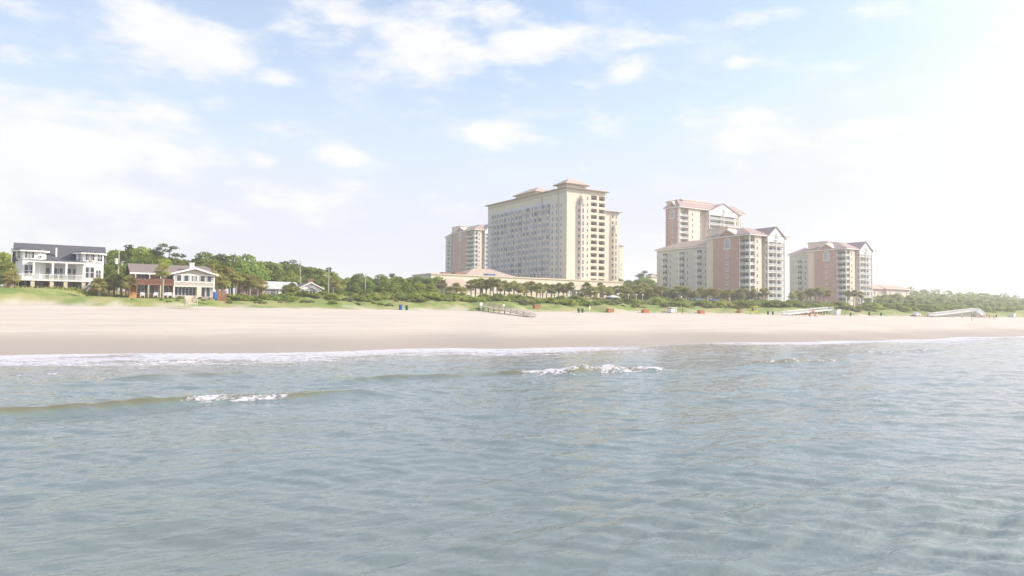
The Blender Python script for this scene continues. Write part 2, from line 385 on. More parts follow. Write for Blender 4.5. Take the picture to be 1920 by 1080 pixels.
# ------------------------------------------------------------------ sea
def breaker_fields(x, y):
    """height and foam of the swells: ridges given by two end points"""
    H = np.zeros_like(x); Fm = np.zeros_like(x)
    R = [  # x0,y0, x1,y1, height, width, foam range (0-1 along), foam amount
        (-19.5, 21.0, -6.6, 31.3, .26, .55, .55, .84, .8, 5),
        (-26, 17.4, -16.5, 23.6, .28, .8, 2, 2, 0, 6),
        (-9.5, 29.2, -1.5, 34.5, .09, .9, 2, 2, 0, 7),
        (-.6, 40.2, 10.2, 47.3, .42, .8, .06, .97, .74, 8),
        (-9.3, 36.0, -3.2, 40.0, .26, .9, 2, 2, 0, 9),
        (16.5, 51.0, 28.5, 58.8, .36, .9, .08, .80, .42, 10),
        (-20.5, 36.0, -14.0, 40.5, .22, .8, 2, 2, 0, 11),
        (-4.5, 38.8, 1.0, 41.6, .24, .6, 2, 2, 0, 19),
        (4.5, 17.2, 13.0, 22.0, .10, .9, 2, 2, 0, 12),
        (3.0, 21.0, 9.0, 24.5, .10, .8, 2, 2, 0, 13),
        (-26, 47.0, -15.5, 54.5, .15, .7, .0, .8, .55, 14),
        (30, 67.0, 48.0, 80.0, .22, .9, 0, 1, .55, 15),
        (44, 62, 70, 80.0, .25, 1.2, .1, .7, .4, 16)]
    for x0, y0, x1, y1, h, w, f0, f1, fa, sd in R:
        dx, dy = x1-x0, y1-y0; Ln = math.hypot(dx, dy); dx /= Ln; dy /= Ln
        u = ((x-x0)*dx+(y-y0)*dy)/Ln
        n = -(x-x0)*dy+(y-y0)*dx                         # + is landward
        n = n+(vnoise(u*Ln/2.2, u*0+sd, sd)-.5)*w*.9+(4*(u-.5)**2)*w*.6
        env = sstep(-.12, .3, u)*(1-sstep(.72, 1.1, u))
        env = env*(.75+.5*vnoise(u*Ln/1.3, u*0, sd+40))
        prof = np.where(n > 0, np.exp(-(n/(w*1.5))**2), np.exp(-(n/(w*.62))**2))
        H += h*env*prof
        if fa:
            c = sstep(f0-.03, f0+.08, u)*(1-sstep(f1-.1, f1+.02, u))
            ln = vnoise(u*Ln*1.7, u*0, sd+3)
            low = .5+.9*ln
            fm = c*np.where(n > 0, np.exp(-(n/(w*(.35+.5*ln)))**2), np.exp(-(n/(w*low))**2))
            Fm = np.maximum(Fm, fa*fm)
            H += .10*c*fm*(vnoise(x*4, y*4, sd)-.35)*h*2.4
    return H, Fm
def sea_field(x, y, spacing):
    vs = -shore_v(x, y)                                   # metres seaward of the waterline
    z = np.zeros_like(x)
    r2 = np.random.default_rng(11)
    comps = []
    for i in range(84):
        lam = .28*(42 ** (i/83.))
        ang = math.radians(100)+r2.normal(0, .36)+(.35 if i % 3 == 0 else -.25 if i % 3 == 1 else 0)
        comps.append((lam, ang, r2.uniform(0, 2*pi)))
    patch = .30+1.4*fbm(x/7, y/11, 51, 3)
    for lam, ang, ph in comps:
        k = 2*pi/lam
        slope = .030 if lam < .45 else .036 if lam < 1.3 else .0145 if lam < 4 else .0055
        amp = slope/k
        fade = sstep(1.6, 3.2, lam/spacing)
        m_ = fade > 0
        if not m_.any(): continue
        a = np.zeros_like(x)
        xx = x[m_]; yy = y[m_]
        arg = k*(xx*math.cos(ang)+yy*math.sin(ang))+ph+ .9*np.sin(xx*.21*4/max(lam, 2)+yy*.17+ph*3)
        w = np.sin(arg); w = w+.25*np.cos(2*arg)
        a[m_] = amp*w*fade[m_]*(patch[m_] if lam < 3 else 1)
        z += a
    damp = sstep(.5, 14, vs)
    z = z*(.12+.88*damp)
    H, Fm = breaker_fields(x, y)
    z += H*sstep(.5, 5, vs)
    s = x*AX.x+y*AX.y
    # swash foam: lacy sheets beside the waterline
    edge = 7+14*fbm(s/16, s*0, 61, 3)*1.35+8*np.exp(-((s-19)/11)**2)
    f1 = (1-sstep(edge*.45, edge*1.35, vs))
    gap = sstep(.40, .62, fbm(s/5.5, vs/2.2, 71, 4)+.25*(1-vs/12))
    sw = np.clip(f1*(.22+.55*gap+.35*np.exp(-(vs/4.5)**2)), 0, 1)
    sw *= 1-.75*np.exp(-((s-64)/11)**2)
    rim = np.exp(-((vs-.7)/.9)**2)*.75
    sw2 = .55*sstep(.60, .70, fbm(s/7, vs/1.6, 83, 4))*sstep(4, 9, vs)*(1-sstep(15, 24, vs))
    foam = np.maximum.reduce([sw, rim, sw2, Fm])
    lift = .03*f1*vnoise(x*3, y*3, 5)
    z += lift+.02
    murk = (1-sstep(6, 26, vs))
    return z, foam, murk, sstep(.10, .26, H)
OX, OY = 2.0, -7.0
th = np.linspace(math.radians(-60), math.radians(60), 1000)
rr = np.exp(np.linspace(math.log(8.0), math.log(1300), 1050))
TH, RR = np.meshgrid(th, rr)
WX = OX+RR*np.sin(TH); WY = OY+RR*np.cos(TH)
SP = np.maximum(RR*(th[1]-th[0]), RR*(math.log(1300/8.)/1049))
WZ, FO, MU, CR = sea_field(WX, WY, SP)
keep = (shore_v(WX, WY) < 6)
me = grid_mesh('sea', WX, WY, WZ, keep, {'foam': FO, 'murk': MU, 'crest': CR})
sea = bpy.data.objects.new('sea', me); COL.objects.link(sea); tag(sea, 'grey blue rippled sea with small breakers and foam at the sand', None, None, 'structure')
m = bpy.data.materials.new('sea_water'); m.use_nodes = True; N = m.node_tree.nodes; L = m.node_tree.links; B = N['Principled BSDF']
geo = N.new('ShaderNodeNewGeometry')
body = mixc(attr('murk'), (.158, .201, .210), (.29, .26, .24))
body = mixc(attr('crest'), body, (.15, .15, .085))
body = mixc(rmp(nz(.12, 3, (2, 1, 1)), .35, .7, 0, .35), body, (.165, .175, .145))
fn = mth('ADD', mth('MULTIPLY', nz(2.2, 6, (1.8, .8, 1)), .6), mth('MULTIPLY', nz(7.5, 5, (1.6, .9, 1)), .4))
fmask = rmp(mth('ADD', attr('foam'), mth('MULTIPLY', mth('SUBTRACT', fn, .5), 3.2)), .40, .78)
fmask = mth('MULTIPLY', fmask, rmp(attr('foam'), .02, .2))
L.new(mixc(fmask, body, (.56, .545, .59)), B.inputs['Base Color'])
L.new(rmp(fmask, 0, 1, .055, .8), B.inputs['Roughness']); B.inputs['IOR'].default_value = 1.333
L.new(rmp(fmask, 0, 1, .5, .1), B.inputs['Specular IOR Level'])
bp = N.new('ShaderNodeBump'); bp.inputs['Strength'].default_value = 1; bp.inputs['Distance'].default_value = 1
h = mth('ADD', mth('MULTIPLY', nz(3.2, 3, (2.2, .9, 1)), .046), mth('MULTIPLY', nz(9, 3, (1.8, .9, 1)), .012))
h = mth('ADD', h, mth('MULTIPLY', mth('MULTIPLY', fmask, fn), .12))
L.new(h, bp.inputs['Height']); L.new(bp.outputs[0], B.inputs['Normal'])
sea.data.materials.append(m)

# ------------------------------------------------------------------ light, sky and air
SUN_AZ, SUN_EL = math.radians(86), math.radians(31)
sdir = Vector((math.sin(SUN_AZ)*math.cos(SUN_EL), math.cos(SUN_AZ)*math.cos(SUN_EL), math.sin(SUN_EL)))
ld = bpy.data.lights.new('sun', 'SUN'); ld.energy = 4.3; ld.angle = math.radians(.6); ld.color = (1, .90, .77)
lo = bpy.data.objects.new('sun', ld); COL.objects.link(lo); lo.rotation_euler = sdir.to_track_quat('Z', 'Y').to_euler(); lo.location = (60, 0, 80)
W = bpy.data.worlds.new('World'); SC.world = W; W.use_nodes = True; N = W.node_tree.nodes; L = W.node_tree.links
bg = N['Background']; sky = N.new('ShaderNodeTexSky'); sky.sky_type = 'NISHITA'; sky.sun_disc = False
sky.sun_elevation = SUN_EL; sky.sun_rotation = SUN_AZ; sky.air_density = 1.0; sky.dust_density = .3; sky.ozone_density = 1.6; sky.altitude = 0
tc = N.new('ShaderNodeTexCoord'); sep = N.new('ShaderNodeSeparateXYZ'); L.new(tc.outputs['Generated'], sep.inputs[0])
az = mth('ARCTAN2', sep.outputs['X'], sep.outputs['Y']); el = mth('ARCSINE', sep.outputs['Z'])
# clouds: soft banks given by bearing and height in the sky, broken up with noise
cv = N.new('ShaderNodeCombineXYZ'); L.new(az, cv.inputs[0]); L.new(mth('MULTIPLY', el, 2.5), cv.inputs[1])
def wn(scale, detail=7, off=0):
    n = N.new('ShaderNodeTexNoise'); n.inputs['Scale'].default_value = scale; n.inputs['Detail'].default_value = detail; n.inputs['Roughness'].default_value = .55
    mp = N.new('ShaderNodeMapping'); mp.inputs['Location'].default_value = (off, off*.7, 0); L.new(cv.outputs[0], mp.inputs[0]); L.new(mp.outputs[0], n.inputs['Vector']); return n.outputs['Fac']
n1 = wn(9, 8, 1.3); n2 = wn(3.0, 5, 4.2); n3 = wn(24, 6, 7.7); n4 = wn(6.5, 7, 2.9)
BL = [(360, 85, 150, 55, 1.35), (810, 100, 105, 55, 1.2), (700, 100, 80, 26, .65), (1030, 90, 125, 45, 1.15), (935, 30, 70, 28, .9), (640, 15, 120, 26, .75),
      (60, 320, 260, 150, 1.35), (230, 240, 130, 55, 1.0), (510, 145, 50, 28, .9), (645, 290, 44, 16, .95), (1170, 125, 45, 24, .9), (1250, 70, 60, 15, .7),
      (930, 245, 70, 20, .75), (1340, 235, 150, 50, .45), (1150, 250, 90, 22, .6), (500, 305, 30, 14, .8), (410, 195, 36, 20, .8), (1465, 28, 70, 20, .5), (1380, 120, 25, 16, .7),
      (300, 215, 90, 24, .7), (1640, 30, 50, 16, .5), (1560, 250, 130, 26, .55), (150, 395, 260, 60, 1.0), (560, 380, 200, 40, .45), (330, 150, 30, 14, .7), (540, 55, 50, 14, .65)]
BL += [(-400, 250, 300, 120, 1.1), (-250, 60, 160, 50, 1.0), (2500, 200, 250, 60, .9), (900, -260, 380, 110, 1.0), (200, -200, 200, 70, 1.0), (1600, -230, 300, 80, .9), (-900, 100, 350, 150, 1)]
acc = None
BL = [(a_, b_, c_, d_*1.03, e_*1.13) for a_, b_, c_, d_, e_ in BL]
for px, py, rx, ry, st in BL:
    d = ray(px, py); a0 = math.atan2(d.x, d.y); e0 = math.asin(d.z)
    sc_a = math.cos((a0))**2/F*math.hypot(1, 0)  # px -> radians of bearing
    ra = rx*max(sc_a, .3/F); re_ = ry*math.cos(a0)/F*.95
    u = mth('MULTIPLY', mth('SUBTRACT', az, a0), 1/ra); v = mth('MULTIPLY', mth('SUBTRACT', el, e0), 1/re_)
    q = mth('ADD', mth('MULTIPLY', u, u), mth('MULTIPLY', v, v))
    e = mth('MULTIPLY', mth('POWER', 2.718, mth('MULTIPLY', q, -.8)), st)
    acc = e if acc is None else mth('MAXIMUM', acc, e)
dens = mth('ADD', acc, mth('MULTIPLY', mth('SUBTRACT', n1, .5), 3.4)); dens = mth('ADD', dens, mth('MULTIPLY', mth('SUBTRACT', n2, .5), 1.2))
dens = mth('ADD', dens, mth('MULTIPLY', mth('SUBTRACT', n3, .5), 1.1))
cl = N.new('ShaderNodeMapRange'); cl.interpolation_type = 'SMOOTHSTEP'; L.new(dens, cl.inputs['Value']); cl.inputs['From Min'].default_value = .12; cl.inputs['From Max'].default_value = 1.3; cl.inputs['To Max'].default_value = .92
dt = N.new('ShaderNodeVectorMath'); dt.operation = 'DOT_PRODUCT'; L.new(tc.outputs['Generated'], dt.inputs[0]); dt.inputs[1].default_value = sdir
glow = mth('POWER', mth('MAXIMUM', dt.outputs['Value'], 0.0), 5)
# thin high veil that thickens near the horizon
veil = mth('ADD', rmp(el, 0.02, .40, .88, .30), mth('MULTIPLY', mth('SUBTRACT', n2, .5), .35))
veil = mth('ADD', veil, mth('MULTIPLY', glow, 1.8))
vf = mth('MINIMUM', mth('MAXIMUM', veil, 0.0), .97); cf = mth('MAXIMUM', cl.outputs[0], rmp(n4, .54, .80, 0, .7))
CB = 4.3
cc = N.new('ShaderNodeMix'); cc.data_type = 'RGBA'; cc.inputs['A'].default_value = (CB*.91, CB*.91, CB*1.03, 1); cc.inputs['B'].default_value = (CB*2.9, CB*2.85, CB*2.85, 1); L.new(glow, cc.inputs['Factor'])
tint = N.new('ShaderNodeMix'); tint.data_type = 'RGBA'; tint.blend_type = 'MULTIPLY'; tint.inputs['Factor'].default_value = 1; L.new(sky.outputs[0], tint.inputs['A']); tint.inputs['B'].default_value = (1.05, 1.15, 1.12, 1)
cap = N.new('ShaderNodeVectorMath'); cap.operation = 'MINIMUM'; L.new(tint.outputs['Result'], cap.inputs[0]); cap.inputs[1].default_value = (3.0, 3.75, 4.6)
mx = mixc(vf, cap.outputs[0], cc.outputs['Result'])
mx = mixc(cf, mx, mixc(n1, (CB*.97, CB*.99, CB*1.05), (CB*1.13, CB*1.13, CB*1.14)))
L.new(mx, bg.inputs[0]); bg.inputs[1].default_value = .15

hz = MB().box(-1450, 1950, -1450, 1950, -6, 110)
haze = hz.build('haze', []); tag(haze, 'thin bright sea haze over the whole shore', None, None, 'stuff')
m = bpy.data.materials.new('sea_haze'); m.use_nodes = True; nt = m.node_tree; nt.nodes.remove(nt.nodes['Principled BSDF'])
pv = nt.nodes.new('ShaderNodeVolumePrincipled'); pv.inputs['Color'].default_value = (.96, .94, 1, 1); pv.inputs['Density'].default_value = .00043; pv.inputs['Anisotropy'].default_value = .2
nt.links.new(pv.outputs[0], nt.nodes['Material Output'].inputs['Volume'])
haze.data.materials.append(m)

SC.view_settings.view_transform = 'Standard'; SC.view_settings.look = 'None'; SC.view_settings.exposure = .55; SC.view_settings.gamma = 1
SC.render.engine = 'CYCLES'; SC.cycles.use_denoising = True; SC.cycles.max_bounces = 6; SC.cycles.diffuse_bounces = 3; SC.cycles.glossy_bounces = 3
SC.cycles.transmission_bounces = 3; SC.cycles.volume_bounces = 1; SC.cycles.caustics_reflective = False; SC.cycles.caustics_refractive = False
SC.cycles.sample_clamp_indirect = 6

# ================================================================== BUILDINGS
W1 = window_me(1.0, 1.5, bars=(1, 2)); W2 = window_me(1.6, 1.5, bars=(2, 1)); WHS = window_me(.95, 1.55, bars=(2, 2), sill=True); WHB = window_me(1.3, 1.6, bars=(1, 1))
WTALL = window_me(.95, 2.2, bars=(1, 2)); WPINK = window_me(1.3, 1.5, bars=(2, 1), pane='glass_blue', sill=True)

# ---------------- tall hotel
HP = at(1062, 525, 325); HP.z = 7
Fh = Face(HP, AX); FhL = Face(HP, BX)
hotel = thing('hotel_tower', 'tall cream hotel slab with shaded bluish window grid and red tile roof caps', 'hotel', HP, YAW)
g0 = HP.z
XR = Fh.s_of(1134); YL = FhL.s_of(913)
def zl(face, px, py): return face.z(px, py)-g0
ZT = zl(Fh, 1062, 352)
a0, a1 = Fh.s_of(1107), Fh.s_of(1133.2)
mb = MB(); n0, n1_ = a0, a1
ztop_l = zl(Fh, 1115, 367); zbot_l = 9.0
mb.prism([(0, 0), (n0, 0), (n0, 1.7), (n1_, 1.7), (n1_, 0), (XR, 0), (XR, YL), (0, YL)], zbot_l, ztop_l)
mb.box(0, XR, 0, YL, ztop_l, ZT); mb.box(0, XR, 0, YL, 0, zbot_l)
mb.build('wall', M['cream'], hotel)
rows = 13; zr0 = zl(Fh, 1120, 518); dz = (zl(Fh, 1120, 376)-zr0)/(rows-1)
mid = (n0+n1_)/2; cw = (n1_-n0)/2-.7
mb = MB(); mb.box(mid-.55, mid+.55, .003, 1.7, zbot_l+.003, ztop_l-.003); mb.build('pier', M['cream'], hotel)
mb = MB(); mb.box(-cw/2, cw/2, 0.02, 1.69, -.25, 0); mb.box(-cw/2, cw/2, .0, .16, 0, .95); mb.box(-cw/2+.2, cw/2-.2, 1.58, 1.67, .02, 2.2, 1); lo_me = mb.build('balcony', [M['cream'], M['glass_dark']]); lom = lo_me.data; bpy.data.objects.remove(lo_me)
for i in range(rows):
    for cx_ in ((n0+mid-.55)/2, (n1_+mid+.55)/2):
        o = put(lom, hotel, cx_, 0, zr0-.9+i*dz, name='balcony'); o.scale.x = ((n1_-n0)/2-.55)/cw
# corner bay turret with balconies
def turret(parent, cx_, y, ztop, zb, r=2.1, rows=13, z0=0, dz=3, mname='stone'):
    mb = MB(); pts = [(cx_-r, y), (cx_-r*.55, y-1.3), (cx_+r*.55, y-1.3), (cx_+r, y)]
    mb.prism(pts, zb, ztop); mb.build('bay', M[mname], parent)
    mb = MB(); mb.prism([(p[0]*1.0+(p[0]-cx_)*.12, p[1]-.15) if p[1] < y else (p[0], p[1]) for p in pts], ztop+.02, ztop+.5)
    mb.tube((cx_, y-.5, ztop+.5), (cx_, y-.5, ztop+2.6), r*.62, r*.5, 10); mb.cone((cx_, y-.5, ztop+2.6), r*.62, 2.2, 10); mb.tube((cx_, y-.5, ztop+4.7), (cx_, y-.5, ztop+6), .12, .04, 6)
    for sx in (-1, 1): mb.tube((cx_+sx*r*.95, y-.25, ztop+.5), (cx_+sx*r*.95, y-.25, ztop+3.6), .22, .1, 6)
    mb.build('turret_cap', M[mname], parent)
    for i in range(rows):
        z = z0+i*dz
        put(WTALL, parent, cx_, y-1.31, z-.9)
        put(W1, parent, cx_-r*.80, y-.62, z-.5, -math.atan2(1.3, r*.45)*1.0)
turret(hotel, Fh.s_of(1089), 0, zl(Fh, 1089, 385), zbot_l+1, 2.2, 12, zr0, dz)
for i in range(0, 13, 1):
    put(W1, hotel, Fh.s_of(1100.5), -.003, zr0-.4+i*dz)
# left flank: columns of windows
fl_cols = list(np.arange(4.2, YL-2, 3.35)); nwin = 0
WF = window_me(1.9, 2.3, .16, 'grey_stucco', 'glass_blue', (2, 1)); WFd = window_me(1.2, 1.9, .12, 'grey_stucco', 'glass_blue', (1, 2))
st = MB()
for ci, yy in enumerate(fl_cols):
    for i in range(15):
        z = zr0-1.2+i*dz
        if z+2.4 > ZT-3.2: continue
        if ci in (1, 2) and i > 11: continue
        if ci < 3:
            put(WFd if ci else W1, hotel, 0, yy, z, LEFT); nwin += 1
        else:
            q_ = random.random(); st.box(-.10, .02, yy-1.25, yy-.001, z, z+2.55, 1 if q_ < .6 else 3 if q_ < .8 else 4); q_ = random.random(); st.box(-.10, .02, yy+.001, yy+1.25, z, z+2.55, 1 if q_ < .6 else 3 if q_ < .8 else 4)
            st.box(-.18, 0, yy-1.42, yy-1.27, z-.2, z+2.6); st.box(-.18, 0, yy+1.27, yy+1.42, z-.2, z+2.6); st.box(-.30, 0, yy-1.25, yy+1.25, z-.12, z-.02); st.box(-.16, -.11, yy-.03, yy+.03, z, z+2.3)
            st.box(-.36, -.30, yy-1.0, yy+1.0, z-.12, z+.85, 2)
o = st.build('window', [M['siding'], M['glass_blue'], M['stone'], M['curtain'], M['glass']], hotel); o['kind'] = 'stuff'  # lilac frames: the flank's shade put into their colour
mb = MB(); mb.box(-.05, -.001, fl_cols[3]-1.65, YL-.4, 8, ZT-4.2); mb.build('flank_shade_panel', M['flank_shade_stucco'], hotel)  # added panel, its lilac colour stands in for shade on the cream wall
mb = MB()
for yy in [6.2]+[fl_cols[k]+1.675 for k in (4, 6, 8, 10, 12, 14, 16)]:
    if yy < YL-1: mb.box(-.55, 0, yy-.28, yy+.28, 8, ZT-(2.0 if yy < 20 else 5.5))
mb.build('pilaster', M['grey_stucco'], hotel)  # flank pilasters and ledges greyed in colour to imitate shade on cream
mb = MB(); mb.box(-.7, 0, fl_cols[3]-1.4, fl_cols[9]+1, ZT-8.3, ZT-7.9); mb.box(-.7, 0, fl_cols[12], YL-.6, ZT-11.5, ZT-11.1); mb.box(-.3, 0, 0.3, YL-.3, ZT-1.6, ZT-1.3)
mb.build('ledge', M['grey_stucco'], hotel)
mb = MB(); mb.hip(0, XR, 0, YL, ZT, .9, 1.5, t=.3, inset=7); mb.build('roof', M['tile'], hotel)
py_ = FhL.s_of(1047)
def pavilion(x0, x1, y0, y1, z, hw, hr, ov=1.6):
    mb = MB(); mb.box(x0, x1, y0, y1, z, z+hw); mb.build('roof_pavilion', M['cream'], hotel)
    mb = MB(); mb.hip(x0, x1, y0, y1, z+hw+.002, hr, ov, t=.3); mb.build('pavilion_roof', M['tile'], hotel)
pavilion(-.4, 10.5, -.4, py_+1, ZT+.05, 1.7, 3.2)
pavilion(-.4, 10, FhL.s_of(1004), FhL.s_of(966), ZT+.05, 1.5, 3.4, 1.2)
mb = MB(); yy = FhL.s_of(1009); mb.tube((4, yy, ZT), (4, yy, ZT+3), .12, .05, 6); mb.tube((3.6, yy, ZT+1.8), (4.4, yy, ZT+1.8), .05, .05, 5); mb.build('antenna', M['metal'], hotel)
# set back right wing
ws = 7.0; P2 = HP+AX*XR+BX*ws; Fw = Face(P2, AX); wx = Fw.s_of(1159.5); wzt = Fw.z(1148, 398)-g0
mb = MB(); mb.box(XR+.003, XR+wx, ws, ws+24, 0, wzt); mb.build('side_wing', M['cream'], hotel)
mb = MB(); mb.hip(XR+.1, XR+wx, ws, ws+24, wzt, .8, 1.4, t=.3, inset=3); mb.build('wing_roof', M['tile'], hotel)
turret(hotel, XR+Fw.s_of(1151), ws, wzt-10.5, 9, 1.9, 11, zr0, dz, 'cream')

# ---------------- podium wing of the hotel: low buildings at its foot
PP = at(808, 530, 270); PP.z = 7; Fp = Face(PP, AX)
pod = thing('podium_building', 'long low tan building along the foot of the tall hotel with flat parapet', 'building', PP, YAW)
pl = Fp.s_of(1168); zt = Fp.z(808, 514.5)-7
mb = MB(); mb.box(0, pl, 0, 16, 0, zt); mb.build('wall', M['cream'], pod)
mb = MB(); mb.box(-.3, pl+.3, -.3, 16.3, zt, zt+.5); mb.box(-.15, pl+.15, -.15, 0, zt-2.2, zt-1.9); mb.box(-.12, pl, -.12, 0, 5.0, 5.4); mb.build('cornice', M['tan'], pod)
for k, px in enumerate(range(850, 1160, 9)):
    if 1072 <= px <= 1090: continue
    put(WHB if k % 3 else WTALL, pod, Fp.s_of(px), 0, 1.2 if k % 2 else 5.8)
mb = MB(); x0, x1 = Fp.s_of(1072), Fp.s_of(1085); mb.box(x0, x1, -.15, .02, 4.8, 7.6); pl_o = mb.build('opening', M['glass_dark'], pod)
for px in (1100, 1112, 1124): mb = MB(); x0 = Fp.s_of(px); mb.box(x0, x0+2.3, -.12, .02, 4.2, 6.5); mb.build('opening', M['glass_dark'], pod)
mb = MB(); x0, x1 = Fp.s_of(1070), Fp.s_of(1150)
for k in range(4): mb.box(x0, x1, -3, -2.7, 1.0+k*.75, 1.25+k*.75)
for k in range(9): xx = x0+(x1-x0)*k/8; mb.box(xx-.2, xx+.2, -2.69, -.01, 0, 4.2)
mb.box(x0-.2, x1+.2, -3.1, -.02, 4.2, 4.5)
mb.build('louvred_screen', M['tan'], pod)
# roof items on podium
for px, w_, h_, mt in ((848, 3, .9, 'brick_dark'), (874, 5.0, 1.1, 'brick_dark'), (933, 4, 1.1, 'darkblue'), (1036, 5.5, .8, 'brick_dark')):
    mb = MB(); x0 = Fp.s_of(px); mb.box(x0-w_/2, x0+w_/2, 5, 8, zt+.5, zt+.5+h_); mb.box(x0-w_/2+.3, x0+w_/2-.3, 4.8, 5, zt+.6, zt+.3+h_); mb.build('roof_unit', M[mt], pod)
PQ = at(876, 515, 295); PQ.z = 7; Fq = Face(PQ, AX); ql = Fq.s_of(960)
lob = thing('lobby_building', 'low hall with pink tile hip roof between the far left tower and the tall hotel', 'building', PQ, YAW)
mb = MB(); mb.box(0, ql, 0, 14, 0, 12.6); mb.build('wall', M['cream'], lob)
mb = MB(); mb.hip(0, ql, 0, 14, 12.62, 3.6, 1, t=.3); mb.build('roof', M['tile'], lob)
for k in range(5): put(W2, lob, ql*(k+.5)/5, 0, 9.8)
PV = at(838, 545, 232); PV.z = gz(PV.x, PV.y)-.2; Fv = Face(PV, AX); vl = Fv.s_of(884); ve = Fv.z(860, 540)-PV.z
pav = thing('pool_pavilion', 'low building with broad tan pink hip roof behind the palms left of the tall hotel', 'building', PV, YAW)
mb = MB(); mb.box(0, vl, 0, 8, 0, ve); mb.build('wall', M['cream'], pav)
mb = MB(); mb.hip(0, vl, 0, 8, ve+.003, Fv.z(860, 525.5)-PV.z-ve+.6, .8, t=.2, inset=2.4); mb.build('roof', M['tile'], pav)
for k in range(4): put(WHB, pav, vl*(k+.5)/4, 0, 1)

# ---------------- residential towers
BALS = {}
def bal(w, d=1.6, solid=False):
    k = (round(w, 1), d, solid)
    if k not in BALS: BALS[k] = balcony_me(k[0], d, 1.0, solid, 'white', 'glass')
    return BALS[k]
def column(parent, x, y, z0, z1, r=.32): mb = MB(); mb.tube((x, y, z0), (x, y, z1), r, r, 8); return mb.build('column', M['white'], parent)

